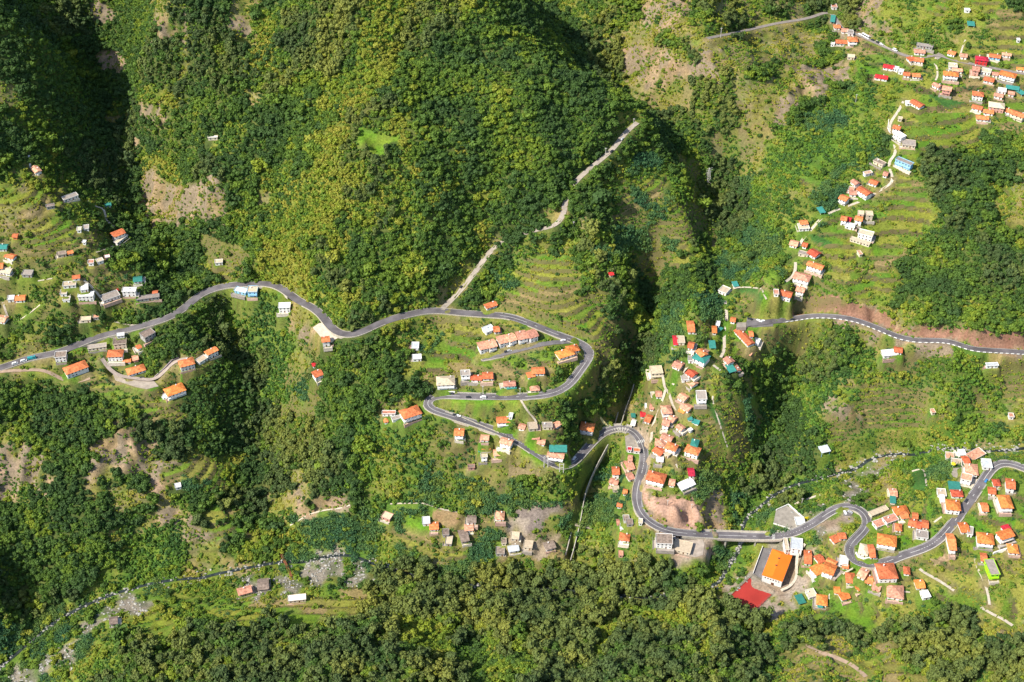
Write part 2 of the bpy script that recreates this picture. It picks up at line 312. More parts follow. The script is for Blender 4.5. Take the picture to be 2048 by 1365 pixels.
PATHS = [  # width, picture trace
 (2.6,[(1807,203),(1799,219),(1783,242),(1777,258),(1787,282),(1792,304),(1787,317),(1777,319),(1779,339),(1787,357),(1786,366),(1760,381),(1730,399),(1700,411),(1670,421),(1640,439),(1625,458),(1606,476),(1596,497),(1590,517),(1591,546),(1571,564)]),
 (2.2,[(1455,589),(1467,577),(1495,575),(1524,578)]),
 (2.6,[(1449,588),(1449,600),(1455,634),(1454,645),(1448,666),(1449,700),(1441,716)]),
 (2.4,[(1441,741),(1416,725),(1395,726),(1380,728),(1345,770)]),
 (2.2,[(1325,750),(1330,776),(1337,785),(1347,812),(1365,833),(1380,843)]),
 (2.2,[(1331,780),(1316,827),(1305,854),(1303,875),(1300,892)]),
 (1.6,[(1524,580),(1534,602)]),(1.6,[(1567,600),(1566,620),(1570,640)]),
 (1.8,[(1875,110),(1868,125),(1873,133),(1875,151),(1871,161)]),
 (1.6,[(1931,80),(1925,95),(1919,116)]),
 (2.2,[(168,561),(186,577),(207,604),(217,628)]),(1.6,[(229,644),(250,648),(274,652)]),
 (1.8,[(176,402),(192,413),(207,419),(213,439),(222,449),(231,456)]),(1.6,[(192,505),(210,499),(227,492)]),
 (1.6,[(31,558),(65,563),(106,557)]),(1.5,[(80,610),(52,632),(25,648),(12,662)]),(1.8,[(6,605),(12,625),(20,645)]),
 (1.6,[(780,1008),(848,1007),(879,1018),(920,1025)]),(1.6,[(580,1051),(610,1034),(645,1021),(680,1017),(705,1009)]),
 (1.8,[(1040,798),(1055,822),(1068,837),(1074,848)]),
 (2.6,[(1839,1138),(1850,1146),(1880,1163),(1909,1182)]),(2.6,[(1962,1215),(1984,1228),(2006,1239),(2030,1255)]),
 (2.0,[(1950,1118),(1957,1141),(1966,1158),(1975,1185),(1980,1215)]),
 (2.2,[(1610,1088),(1596,1108),(1593,1130),(1592,1155),(1580,1172),(1560,1182)]),
 (2.0,[(1706,1137),(1685,1149),(1668,1165),(1662,1185),(1657,1199)]),
 (2.0,[(1730,1140),(1735,1165),(1737,1185),(1748,1200)]),
 (3.4,[(1614,1289),(1635,1305),(1669,1314),(1705,1330),(1734,1356)]),
 (1.5,[(1824,943),(1845,935),(1850,950),(1853,975)]),(1.5,[(1868,1045),(1880,1036),(1890,1030)]),
 (1.5,[(1347,920),(1357,938)]),(1.4,[(1455,895),(1440,850),(1425,800),(1428,790)]),
 (2.0,[(1640,990),(1600,1003),(1560,1025),(1530,1045)]),
 (1.5,[(1860,1190),(1780,1180)]),
]
SURV = {k: survey(P, s) for k, (w_, s, P) in ROADS.items()}
# the side roads start at the height of the road they leave
_mx, _my, _mz, _mf = SURV['main']
for k in ('side', 'service', 'track', 'hamlet'):
    X, Y, Z, fx = SURV[k]
    for i in range(len(X)):
        dd = np.hypot(_mx-X[i], _my-Y[i]); j = int(dd.argmin()); wt = float(smooth(1-(dd[j]-6)/24))
        Z[i] = Z[i]*(1-wt)+_mz[j]*wt
def flatten(X, Y, Z, hw, blend=6.0, drop=.3, skip=None):
    global H
    x0, x1 = GX.searchsorted(X.min()-20), GX.searchsorted(X.max()+20); y0, y1 = GY.searchsorted(Y.min()-20), GY.searchsorted(Y.max()+20)
    D = np.full(H.shape, 1e9); ZR = np.zeros(H.shape)
    rr = hw+blend+4
    for i in range(len(X)):
        if skip is not None and skip[i]: continue
        a, b = GX.searchsorted(X[i]-rr), GX.searchsorted(X[i]+rr); c_, d = GY.searchsorted(Y[i]-rr), GY.searchsorted(Y[i]+rr)
        dd = np.hypot(XX[a:b, c_:d]-X[i], YY[a:b, c_:d]-Y[i]); m = dd < D[a:b, c_:d]
        D[a:b, c_:d][m] = dd[m]; ZR[a:b, c_:d][m] = Z[i]
    t = smooth((D-hw-1.8)/blend); H = np.where(D < 1e8, (ZR-drop)*(1-t)+H*t, H)
    return D
bridge_skip = {'main': (lambda fx: ((fx > 1425) & (fx < 1548) & (SURV['main'][2] < 45)) | ((fx > 1222) & (fx < 1248) & (SURV['main'][2] < 62)))}
DR = np.full(H.shape, 1e9)
for k, (X, Y, Z, fx) in SURV.items():
    sk = bridge_skip[k](fx) if k in bridge_skip else None
    w_ = ROADS[k][0]; D = flatten(X, Y, Z, w_/2, skip=sk); DR = np.minimum(DR, D-w_/2)
    if sk is not None:
        for i in np.where(sk)[0]: DR = np.minimum(DR, np.hypot(XX-X[i], YY-Y[i])-w_/2)
PSURV = []
for w_, P in PATHS:
    X, Y, Z, fx = survey(P, 6, 2); PSURV.append((w_, X, Y, Z)); D = flatten(X, Y, Z, w_/2, 3.0, .12); DR = np.minimum(DR, D-w_/2)

# ------------------------------------------------------------ paved yards and pitches: level pads cut into the slope
def cpoly(crop, pts): x0, y0, s = CROP[crop]; return [(x0+a*s, y0+b*s) for a, b in pts]
CROP = dict(A=(0,300,.1956),B=(0,540,.1956),C=(380,540,.1956),D=(780,560,.2148),E=(740,780,.2148),F=(1140,780,.1758),G=(1220,600,.1663),H=(1420,380,.1956),
 I=(1640,0,.1992),J=(1640,200,.1992),K=(1220,960,.2148),L=(1560,1000,.1465),M=(1780,880,.1319),N=(1780,1030,.1319),O=(740,960,.2249),P=(1560,1080,.1465),Q=(0,864,.5),S=(0,480,.5),U=(0,0,.5),T=(1024,480,.5))
PADS = [ # name, material, polygon, label, category
 ('sports_court', 'red', cpoly('K', [(1325,892),(1530,1048),(1345,1225),(1095,1100)]), 'red outdoor sports court in front of the orange-roofed sports hall', 'sports court'),
 ('school_yard', 'asph', cpoly('K', [(1420,632),(1530,640),(1450,880),(1420,930),(1330,870)]), None, None),
 ('car_park', 'asph', cpoly('G', [(1648,212),(1800,232),(1965,255),(1960,318),(1800,325),(1645,305)]), None, None),
 ('square', 'conc', cpoly('G', [(1520,272),(1640,272),(1640,330),(1525,330)]), None, None),
 ('bus_stop_yard', 'conc', cpoly('F', [(625,530),(690,500),(735,530),(780,610),(785,680),(720,720),(640,700)]), None, None),
 ('roadside_yard', 'cream', cpoly('C', [(1255,590),(1320,545),(1375,545),(1440,620),(1525,690),(1440,735),(1350,700)]), None, None),
 ('shop_forecourt', 'grave', cpoly('K', [(585,520),(740,525),(860,545),(880,600),(865,700),(800,720),(700,700),(590,620)]), None, None),
 ('walled_lot', 'conc', cpoly('K', [(1545,290),(1660,238),(1815,375),(1700,470),(1520,412)]), None, None),
 ('concrete_forecourt', 'grave', cpoly('B', [(1150,1060),(1560,1120),(1620,1190),(1500,1220),(1400,1200),(1180,1130)]), None, None),
 ('village_square', 'conc', cpoly('I', [(1150,560),(1190,530),(1250,560),(1180,600)]), None, None),
 ('estate_yard', 'conc', cpoly('M', [(960,430),(1090,420),(1130,480),(1060,580),(960,560),(930,510)]), None, None),
 ('estate_terrace', 'cream', cpoly('M', [(1095,670),(1180,590),(1380,600),(1260,755)]), None, None),
 ('parking_lay_by', 'asph', cpoly('L', [(860,150),(1000,150),(975,215),(870,220)]), None, None),
 ('hall_lane_yard', 'grave', cpoly('L', [(720,940),(830,880),(900,930),(870,985),(750,1095),(715,1080)]), None, None),
 ('blue_forecourt', 'asph', cpoly('N', [(1310,400),(1440,380),(1500,440),(1400,490),(1300,480)]), None, None),
]
PAD = np.zeros(H.shape, bool); padinfo = []
def inpoly(x, y, poly):
    r = np.zeros(np.shape(x), bool); n = len(poly)
    for i in range(n):
        x1, y1 = poly[i]; x2, y2 = poly[(i+1) % n]
        if y1 == y2: continue
        r ^= ((y1 > y) != (y2 > y)) & (x < (x2-x1)*(y-y1)/(y2-y1)+x1)
    return r
def segdist(x, y, poly):
    d = np.full(np.shape(x), 1e9); n = len(poly)
    for i in range(n):
        x1, y1 = poly[i]; x2, y2 = poly[(i+1) % n]; L2 = (x2-x1)**2+(y2-y1)**2+1e-9
        t = np.clip(((x-x1)*(x2-x1)+(y-y1)*(y2-y1))/L2, 0, 1); d = np.minimum(d, np.hypot(x-x1-t*(x2-x1), y-y1-t*(y2-y1)))
    return d
def level(poly, z, grow, blend, cut=False):
    """level the ground to z inside poly (only dig when cut)"""
    global H
    xs = [p[0] for p in poly]; ys = [p[1] for p in poly]; m = grow+blend+2
    a, b = GX.searchsorted(min(xs)-m), GX.searchsorted(max(xs)+m); c_, d = GY.searchsorted(min(ys)-m), GY.searchsorted(max(ys)+m)
    x = XX[a:b, c_:d]; y = YY[a:b, c_:d]; ds = segdist(x, y, poly); ds[inpoly(x, y, poly)] = 0
    t = smooth((ds-grow)/blend); h = H[a:b, c_:d]; n = z*(1-t)+h*t
    if cut: n = np.minimum(n, h)
    H[a:b, c_:d] = n; PAD[a:b, c_:d] |= ds < grow+.5
for nm, mt, P, lb, cat in PADS:
    q = np.array(P); x, y, z = hit(q[:, 0], q[:, 1]); zz = float(np.median(z))
    if nm in ('school_yard',): zz = ZCOURT+1.0
    x, y = unproj(q[:, 0], q[:, 1], zz); poly = list(zip(x.tolist(), y.tolist())); level(poly, zz-.3, 1.5, 5)
    if nm == 'sports_court': ZCOURT = zz
    padinfo.append((nm, mt, poly, zz, lb, cat))
HOUSES = """
A 345 168 392 222 6 1 g p w|below the long white wall on the upper left wooded spur
A 640 505 792 452 6 1 f k w|long and low, alone above the left hamlet's dry field
A 465 580 560 562 4 1 f n g|low shed ending the long grey row building on the left spur
A 1068 562 1135 552 5 1 s t w|where the concrete lane starts at the left spur's wood
A 783 812 835 808 5 1 f c w|left cube of the pair above the small white tank
A 848 795 912 788 6 1 f k w|right cube of the pair above the small white tank
A 1148 868 1262 822 8 2 g o w|tall one at the bend of the narrow lane beside the gully wood
A 1180 955 1295 868 4 1 f c w|annex stepping down behind the tall house at the lane bend
A 128 872 182 872 5 1 g o o|tiny and alone on brown grass near the left edge
A -10 985 75 985 7 1 g t w|teal roof topmost at the left edge
A 58 1068 150 1092 6 1 g o w|just under the teal roof at the left edge
A -30 1185 32 1180 8 2 g o w|cut by the left edge above the pale tiled block
A 12 1215 122 1232 9 1 g c w|pale tiled block at the left edge of the hamlet
A 2 1290 110 1290 6 1 f k w|lowest block of the left edge cluster
A 222 1238 332 1240 7 1 f k g|alone between the left edge cluster and the round trees
A 580 1068 680 1050 5 1 f n c|brown slab roof in the field, its left half
A 685 1050 745 1035 4 1 g o c|orange end piece of the brown slab roof in the field
A 898 1148 962 1143 5 1 f p w|left of three small blocks on the ledge above the white mansion
A 985 1140 1055 1118 5 1 f c w|middle of three small blocks on the ledge above the white mansion
A 1065 1098 1125 1085 4 1 f w p|right of three small blocks on the ledge above the white mansion
A 842 938 882 940 3 1 f w w|small white tank house in the terraces of the left hamlet
B 1362 95 1452 85 7 1 g t w|teal roof on a walled corner above the row of dark windows
B 738 72 818 62 5 1 g o w|at the lane head above the curved white mansion
B 640 150 782 138 6 1 f c w|pale block left of the curved white mansion
B 815 185 905 172 8 1 f w w|upper tier of the curved white mansion
B 795 255 962 248 7 2 f w w|lower tier of the curved white mansion with dark windows
B 615 232 690 228 6 1 f c w|pale block stepping down left of the white mansion
B 643 292 722 288 7 1 f k w|grey block lowest on the left of the white mansion
B 158 285 258 278 7 1 g o w|with a white wing, in the field near the left edge
B 75 290 150 284 6 1 f w w|white wing in the field near the left edge
B -20 488 68 505 8 1 g p w|cut by the left edge above the winding path
B 1035 298 1215 235 9 1 f k w|long grey slab roof with the big shadow in the left hamlet
B 1248 205 1395 205 6 2 f w w|row of dark windows beside the red car
B 1560 235 1612 232 7 1 g o w|at the far end of the long concrete shed
B 1388 295 1632 262 5 1 f k g|long concrete shed in the left hamlet above the main road
B 818 502 932 494 5 1 f c c|low cream block hidden in trees above the main road
B 948 476 1022 470 5 1 f p g|beside the low cream block above the main road
B 558 872 682 862 8 2 f n w|tower-like at the road edge behind the large hip roof
B 658 1035 885 952 10 2 h o w|broad roof below the road tower, above the earth track
B 892 795 1092 768 5 1 f k c|long wing with a row of arches just under the main road
B 1155 738 1295 722 9 2 f n c|brown flat roof with white tank room under the main road
B 1190 668 1275 658 4 1 f w w|white tank room on the bank of the main road
B 1098 852 1258 846 9 2 h o w|square roof and white front in the middle of the lower left group
B 1255 928 1338 920 4 1 g o w|tiny roof right of the square house in the lower left group
B 1350 902 1412 888 6 1 g p p|faded roof among walls in the lower left group
B 1296 1042 1478 985 9 1 h o w|wide roof just above the concrete forecourt
B 1448 680 1565 618 9 2 f n g|brown flat roof with blue-grey front beside the main road
B 1392 790 1485 755 5 1 g o w|small roof down the steps from the brown flat roof
B 1828 962 1982 922 9 2 h o w|with yellow stair tower at the curve of the purple wall
B 1690 1255 1880 1185 11 2 h b w|brightest big roof below the forecourt on the left spur
B 1660 1290 1720 1300 4 1 f w w|white porch block at the foot of the brightest left roof
C 160 852 272 798 6 2 g o w|last house on the left spur with long cream terrace
C 72 942 165 885 6 1 f c w|long cream terrace block of the last left spur house
C 592 232 700 232 9 2 f c l|pale blue walls below the main road's crest
C 462 192 585 222 6 1 f w l|white roof terrace wing of the pale blue house
C 903 378 1030 372 7 2 f w w|half covered by creepers below the main road's crest
C 1345 712 1428 702 7 2 g o w|at the corner of the cream roadside yard
C 1258 1070 1345 1038 8 2 g o w|alone on the small round spur in the woods
C 1248 968 1292 958 4 1 g x w|tiny red roof above the round spur house
D 885 245 988 212 6 1 g o w|uphill of the main road near the side road's junction
D 872 475 962 440 8 1 f m w|metal roof above the row of twin houses
D 962 458 1018 452 7 1 g o w|orange corner roof of the metal roofed house above the twins
D 822 615 902 598 10 2 g p w|left half of the first twin house on the service road
D 904 600 982 580 10 2 g p w|right half of the first twin house on the service road
D 1002 560 1085 540 10 2 g p w|left half of the middle twin house on the service road
D 1088 545 1160 520 10 2 g p w|right half of the middle twin house on the service road
D 1180 520 1272 500 11 2 g p w|left half of the last twin house on the service road
D 1280 510 1362 485 10 2 g p w|right half of the last twin house on the service road
D 1555 700 1702 655 9 1 h b w|broad low villa inside the upper hairpin
D 1648 645 1755 622 8 1 h b w|carport wing of the villa inside the upper hairpin
D 198 612 272 612 8 1 f m w|grey metal roof alone in the central wood
D 205 722 295 716 6 1 f w w|white slab roof alone in the central wood
D 432 938 602 930 11 2 h c w|pale beige roof above the tight left hairpin
D 655 872 748 866 7 2 f k w|grey flat roof left of the joined pair above the middle road
D 752 905 855 908 6 1 g r w|left of the joined pair above the middle road
D 858 888 958 885 8 1 g o w|right of the joined pair above the middle road
D 1055 965 1168 960 6 1 g p w|with teal awning, just above the middle road
D 1085 1000 1175 990 4 1 s t w|teal awning shed just above the middle road
D 1018 990 1058 985 5 1 f c w|narrow block left of the teal awning above the middle road
D 1320 842 1438 838 8 1 g o w|stepped roof inside the upper hairpin's bowl
D 1275 885 1345 872 6 1 g o w|lower step of the stepped roof inside the upper hairpin's bowl
D 1302 1005 1392 1000 6 1 h p c|small one at the verge of the middle road
E 290 232 462 175 11 2 h o w|big roof at the outside of the tight left hairpin
E 128 278 168 275 5 1 h o w|tiny roof left of the big one at the tight hairpin
E 110 212 240 212 4 1 f p w|thin pale block behind the tight hairpin's big roof
E 200 275 300 245 4 1 f k w|link building joining the tight hairpin's big roof
E 785 388 875 392 8 2 g o w|slim tower house under the lower hairpin road
E 1030 438 1108 442 6 1 g p w|small roof among trees under the lower hairpin road
E 1218 462 1325 492 7 2 g p w|against the lower hairpin road's retaining wall
E 1040 528 1122 526 5 1 g o w|above the teal awning below the lower hairpin road
E 1010 558 1128 552 4 1 s t w|teal awning below the lower hairpin road
E 1028 610 1095 606 6 2 f c w|cream cube under the teal awning below the hairpin road
E 1148 582 1225 578 7 1 g p w|right of the cream cube below the hairpin road
E 1238 568 1288 562 5 1 f n p|brown hut right of the cream cube below the hairpin road
E 908 716 978 712 4 1 f n p|lone brown hut in the cane field under the hairpin road
E 1178 278 1308 270 7 2 g o w|with a wide white terrace above the lower hairpin road
E 1290 235 1332 240 5 1 f m w|metal shed behind the wide white terrace house
E 1388 322 1448 335 6 1 g p w|small roof left of the stone ruins inside the hairpin
E 1468 340 1560 332 8 1 f c c|roofless stone court inside the hairpin
E 1508 432 1578 432 6 1 g p w|upper one of two near the lower road's bend
E 1560 472 1632 482 6 1 g p w|lower one of two near the lower road's bend
E 1600 330 1700 328 6 1 f k c|grey shed right of the stone court inside the hairpin
E 1690 345 1765 300 5 1 g p w|last roof uphill right of the stone court
E 1652 592 1808 612 6 2 g p w|long front with green doors inside the sharp bend
E 1670 545 1832 548 7 1 s t w|teal back roof of the house inside the sharp bend
F 118 402 275 425 10 2 h o w|square roof beside the road on the rise to the bridge
F 700 362 748 372 7 1 g w w|white one uphill of the bridge curve
F 698 290 740 290 4 1 s t w|small teal roof uphill of the bridge curve
F 800 270 862 272 6 1 g x w|dark red roof on the stepped lane
F 865 312 928 332 9 1 g o w|just below the dark red roof on the stepped lane
F 975 40 1045 42 7 1 g p w|topmost beside the lane fork of the central hamlet
F 920 62 965 60 7 1 f c w|pale block beside the topmost house at the lane fork
F 908 180 958 186 7 1 g p w|small roof above the stepped lane
F 852 180 888 182 5 1 f w w|white box above the stepped lane
F 1250 52 1330 98 8 1 g p w|on the left of the steep lane under the grey cube
F 1278 162 1375 215 8 1 g p w|second down the steep lane under the grey cube
F 1250 212 1312 240 6 1 g b w|light orange roof on the steep lane
F 1335 312 1390 310 6 1 s t w|small teal roof at the end of the steep lane
F 1392 350 1470 372 4 1 s t w|low teal strip roof at the end of the steep lane
F 1042 225 1155 215 10 2 h p w|largest roof in the wedge between two lanes
F 1130 305 1198 340 8 1 g p w|right roof in the wedge between two lanes
F 1058 352 1140 372 9 2 g p w|lowest roof in the wedge between two lanes
F 1228 400 1288 445 6 1 g p w|alone in the meadow of the central hamlet
F 1358 440 1385 465 3 1 f w w|tiny white hut in the meadow of the central hamlet
F 1045 515 1165 562 7 1 g p w|topmost of the tight group above the zebra crossing
F 968 588 1088 602 8 1 h p w|leftmost of the tight group above the zebra crossing
F 1095 620 1218 662 8 2 h o w|middle of the tight group above the zebra crossing
F 968 660 1062 722 8 1 g r w|reddish roof of the tight group above the zebra crossing
F 985 772 1065 782 7 1 g w c|white gable below the tight group above the zebra crossing
F 1075 690 1150 740 7 1 f c c|paved roof court inside the tight group above the zebra crossing
F 1318 652 1475 702 9 2 h o w|next to the big teal tent roof
F 1378 592 1462 610 9 1 h t w|big teal tent roof right of the tight group
F 878 960 1085 1012 11 2 h o w|long roof directly above the dirt ground
F 1128 1042 1195 1052 7 1 g p w|small one right of the long roof above the dirt ground
F 1342 932 1412 930 9 1 g x w|steep roof above the white hall
F 1245 1098 1398 1032 8 1 g w w|long white metal roof of the small hall
F 1435 62 1555 62 11 2 f k w|large grey cube alone at the head of the terraces
F 650 672 705 675 4 1 f x w|small kiosk at the paved stop
F 718 684 800 688 4 1 f o w|orange-roofed bus shelter beside the zebra crossing
F 660 765 712 770 8 1 g p w|under the bus shelter beside the curve
F 635 860 712 840 11 1 g p w|long narrow roof under the road curve
F 478 915 562 915 9 2 g o w|tall white front lowest left of the road curve
F 455 1022 552 1052 6 1 g p w|low roof below the tall white front
F 650 990 718 970 7 1 g p w|near the road right of the tall white front
F 480 1122 560 1120 5 1 f c c|ruin in the bushes below the tall white front
F 608 1150 648 1155 5 1 g o w|tiny orange roof by the road's long curve
F 535 1300 595 1308 4 1 g o w|tiny orange roof hidden in the bushes below the curve
G 928 315 1012 315 15 1 g o w|narrow upright roof at the top of the central hamlet
G 1228 350 1282 352 9 1 g b w|yellow-orange roof beside the lane of the central hamlet
G 1272 282 1325 290 6 1 f w w|white cube beside the lane of the central hamlet
G 1285 355 1322 375 9 1 s t w|teal strip roof beside the lane of the central hamlet
G 1192 535 1268 535 9 1 s t w|teal roof on the concrete pad of the central hamlet
G 768 480 798 480 12 1 g x w|narrow strip roof at the gorge edge
G 805 480 900 480 9 1 f c c|concrete pad roof at the gorge edge
G 940 532 1010 545 8 1 g o w|small roof just left of the big white building
G 1022 650 1175 715 11 2 h t w|big white building with teal roof skirt
G 1068 598 1140 668 7 3 g o w|orange gable rising above the teal roof skirt
G 1120 608 1170 635 7 1 g p w|faded roof right of the big white building
G 935 690 1012 695 10 1 f k w|grey stepped block left of the big white building
G 775 752 870 795 9 1 g p w|alone left of the lane below the big white building
G 480 850 632 840 10 2 f c c|unfinished frame of white columns at the gorge edge
G 942 850 1025 905 8 1 g r w|above the grey terrace near the lane cross
G 850 930 945 925 9 1 f k w|grey terrace roof near the lane cross
G 955 965 1025 1020 8 1 g p w|below the grey terrace near the lane cross
G 1530 350 1702 530 7 1 g o w|long bar roof sloping away from the car park
G 1725 495 1800 515 9 1 f w w|white stepped block right of the long bar roof
G 1678 402 1715 402 7 1 g o w|small roof touching the long bar roof
G 1655 620 1712 645 6 1 g p w|small roof in trees below the long bar roof
G 1400 690 1462 752 7 1 g p w|upper of the pair beside the teal striped roof
G 1475 775 1535 855 7 1 g p w|lower of the pair beside the teal striped roof
G 1422 775 1480 865 6 1 s t w|teal striped roof east of the lane
G 1450 226 1512 236 6 1 g o w|tiny roof at the end of the car park wall
H 1335 62 1412 95 8 2 g o w|white front on the left where the ridge lanes meet
H 1425 20 1500 25 7 1 g p w|between the two white fronts where the ridge lanes meet
H 1525 -25 1635 42 8 2 g o w|long white front where the ridge lanes meet
H 1108 210 1165 200 8 2 s t w|teal roof on the left of the ridge lane
H 918 332 995 324 6 1 g o w|below the teal roof on the ridge lane
H 898 378 1012 372 8 1 f c w|white annex below the teal roof on the ridge lane
H 1508 232 1578 240 6 2 f c c|left of two cream cubes on the ridge meadow
H 1590 242 1668 245 7 2 f c c|right of two cream cubes on the ridge meadow
H 1340 282 1402 292 7 2 g o w|leftmost of the bright cluster under the cream cubes
H 1400 288 1445 300 6 1 g x w|red one of the bright cluster under the cream cubes
H 1485 280 1562 295 7 2 g o w|rightmost of the bright cluster under the cream cubes
H 1378 355 1485 372 6 1 f w w|white base of the bright cluster under the cream cubes
H 1518 425 1672 462 8 2 f c w|long grey-white block with dark windows on the ridge meadow
H 1435 490 1640 555 4 1 f c c|long low wall house under the block with dark windows
H 820 530 902 550 8 1 g p w|left of the ridge lane bend
H 948 550 998 562 6 1 g r w|right of the ridge lane bend
H 1022 618 1108 665 9 1 g r w|with grey yard below the ridge lane bend
H 905 635 1012 662 5 1 f k c|grey tank terrace below the ridge lane bend
H 1000 742 1158 795 7 2 g o w|long white front with balconies near the ridge lane
H 858 862 1025 905 10 2 h p w|large villa with pink terrace near the ridge lane end
H 885 1000 972 1022 8 2 g p w|right of the pair above the reddish cutting
H 718 1042 838 1072 8 2 g o w|left of the pair above the reddish cutting
H 648 1045 705 1048 7 1 f p w|pale shed left of the pair above the reddish cutting
H 232 965 285 958 6 1 s t w|tiny teal roof at the tip of the ridge
H 105 1005 190 1040 9 1 f c w|white walled yard house at the tip of the ridge
H 1515 648 1548 642 6 1 f p c|tiny pink shed in the ridge orchard
J 738 262 812 282 7 2 g o w|topmost on the ridge lane's upper bend
J 758 325 845 378 7 2 f w w|white stepped block on the ridge lane's upper bend
J 820 425 962 440 10 1 f k c|sprawling grey roof on the upper ridge lane
J 768 585 930 652 6 2 f k l|curved pale blue and white row on the upper ridge lane
J 548 600 650 650 6 1 f n c|broken brown roof on the upper ridge
J 638 730 685 742 7 1 g p w|small roof by the loop of the upper ridge lane
J 505 808 582 835 7 1 g o w|alone in the orchard above the ridge lane
J 440 742 520 722 4 1 f p w|low pale sheds in the orchard above the ridge lane
J 330 802 382 842 6 1 g p w|faded roof uphill of the long white front
J 285 892 345 905 8 1 f p w|link house between the two white fronts of the ridge
J 780 180 830 188 4 1 f c c|tiny cream shed on the upper ridge terraces
I 112 62 172 62 7 1 f p w|topmost beside the road at the top
I 108 185 152 190 14 1 s t w|long teal roof beside the road at the top
I 138 262 202 262 7 1 g o w|below the long teal roof at the top
I 215 298 282 300 7 1 g p w|second below the long teal roof at the top
I 275 322 338 325 7 1 f k w|third below the long teal roof at the top
I 158 412 282 418 8 1 g o w|left wing of the cliff-top pair
I 282 392 378 395 9 2 h o w|taller right house of the cliff-top pair
I 108 432 152 438 6 1 f w w|white block left of the cliff-top pair
I 272 562 352 570 6 1 f c c|cream platform hanging below the cliff-top pair
I 968 445 1138 470 5 1 f k g|grey ruin strip above the upper village
I 945 508 1055 516 7 1 g p w|first roof where the road enters the upper village
I 885 592 945 582 8 1 g o w|left of the double roof below the village entrance
I 950 590 1042 602 8 1 g o w|right of the double roof below the village entrance
I 1288 515 1365 535 7 1 g o w|uphill of the village street, leftmost
I 1412 550 1478 556 7 1 g p w|at the foot of the white path uphill of the village street
I 638 655 745 675 7 1 g x w|long red roof leftmost of the upper village
I 740 680 792 692 5 1 f w w|white terrace end of the long red roof
I 555 758 682 778 7 1 g x w|red roof lowest left of the upper village
I 785 708 842 718 6 1 f m w|metal roof between the red roofs and the twins
I 838 735 905 742 7 1 g o w|left twin at the lower edge of the upper village
I 925 748 1005 752 7 1 g o w|right twin at the lower edge of the upper village
I 1562 578 1690 592 8 2 h x r|bright red all over, on the village street
I 1698 550 1815 566 7 1 g o l|sky blue walls next to the red house
I 1290 655 1380 662 8 1 f c w|flat block under the village street
I 1328 692 1432 702 6 1 g p w|faded roof under the village street
I 1240 730 1392 746 8 2 h b w|wide bright roof in the middle of the upper village
I 1532 682 1602 690 10 2 g p p|pink front under the village street
I 1618 702 1722 722 8 1 f c w|pale flat roof right of the pink front
I 1728 732 1792 740 6 1 g p w|small roof right of the pale flat roof
I 1808 722 1972 762 9 2 h b w|big white front with many windows in the upper village
I 1648 782 1752 805 8 1 g o w|lower middle of the upper village
I 1142 835 1212 868 6 1 g p w|left of the pair over the green field
I 1230 875 1325 892 9 2 g p p|pinkish right one of the pair over the green field
I 1532 932 1645 945 8 2 h o w|white tower house at the lower village corner
I 1750 942 1842 962 6 1 g p w|left of the bright white group
I 1785 900 1872 912 7 1 f w w|white cube of the bright white group
I 1868 870 2002 892 6 1 s t w|teal roof of the bright white group
I 1890 925 1955 935 6 1 g p w|below the teal roof of the bright white group
I 1985 905 2048 945 5 1 s t w|green roof at the right edge of the upper village
I 1528 1062 1632 1085 7 1 g o w|left of the three on the lowest village row
I 1640 1108 1745 1122 7 1 g o w|middle of the three on the lowest village row
I 1568 1172 1692 1182 7 1 g o w|front of the three on the lowest village row
I 1695 1042 1855 1062 10 2 h c p|large cream roof with pinkish shadow side in the upper village
I 1865 1098 1945 1122 7 1 g o w|left part of the long block at the right edge
I 1930 1120 2058 1165 8 2 g o c|right part of the long block at the right edge
I 925 1008 1030 1065 8 1 g o w|where the ridge lane leaves the upper village
I 858 1032 912 1032 5 1 f w w|white annex where the ridge lane leaves the upper village
I 1480 235 1552 240 8 1 s t w|lone teal roof high on the terraces
I 1448 98 1508 100 4 1 f w w|pale sheet roof highest on the terraces
I 1975 398 2008 400 4 1 f w w|white hut right on the high terraces
I 1828 535 1922 548 5 1 g p w|small roof uphill of the street near the right edge
I 1975 682 2060 690 5 1 g b w|cut by the right edge below the street
K 425 548 585 556 11 2 f n w|brown flat roof of the shop at the roadside
K 592 600 762 640 12 1 f c c|terrace building beside the shop with the white railing
K 120 362 182 360 7 1 f n w|upper hut of the jumble left of the shop
K 62 392 108 390 6 1 g p w|left hut of the jumble left of the shop
K 90 435 155 440 6 1 f w w|white roof in the jumble left of the shop
K 150 395 215 392 6 1 f n g|brown hut right in the jumble left of the shop
K 88 520 185 532 8 1 h o w|below the jumble left of the shop
K 75 680 125 682 6 1 f p p|small pink hut in the trees left of the shop
K 265 385 305 388 5 1 f c w|white shed at the inner kerb of the long curve
K 1620 600 1662 600 13 1 f c w|beige roof strip at the bridge's right end
K 1680 590 1795 605 12 1 f m w|pale metal roofs at the bridge's right end
K 1722 388 1815 385 9 1 f m w|small depot in the corner of the walled lot
L 1555 150 1748 125 9 1 h b w|bright roof above the pale row in the lower right village
L 1640 205 1745 195 7 1 g o w|second tier of the bright roof above the pale row
L 1285 345 1425 295 7 1 f p w|pale low row, its white end at the road bend
L 1425 290 1595 230 7 1 f p w|pale low row, its far end up the slope
L 1225 200 1465 105 5 1 f c c|narrow paved roof ending at the pale green terrace
L 1808 205 1885 215 6 1 g o w|small roof at the top of the trio by the dark stair
L 1760 290 1865 320 8 1 g o w|left of the trio by the dark stair
L 1868 330 1932 345 7 1 g r w|middle of the trio by the dark stair
L 1942 318 2025 330 8 1 g o w|right of the trio by the dark stair
L 1575 360 1665 372 7 1 h o w|small and alone among bushes inside the village loop
L 1855 460 2025 485 8 1 f k w|with the pink balcony rail
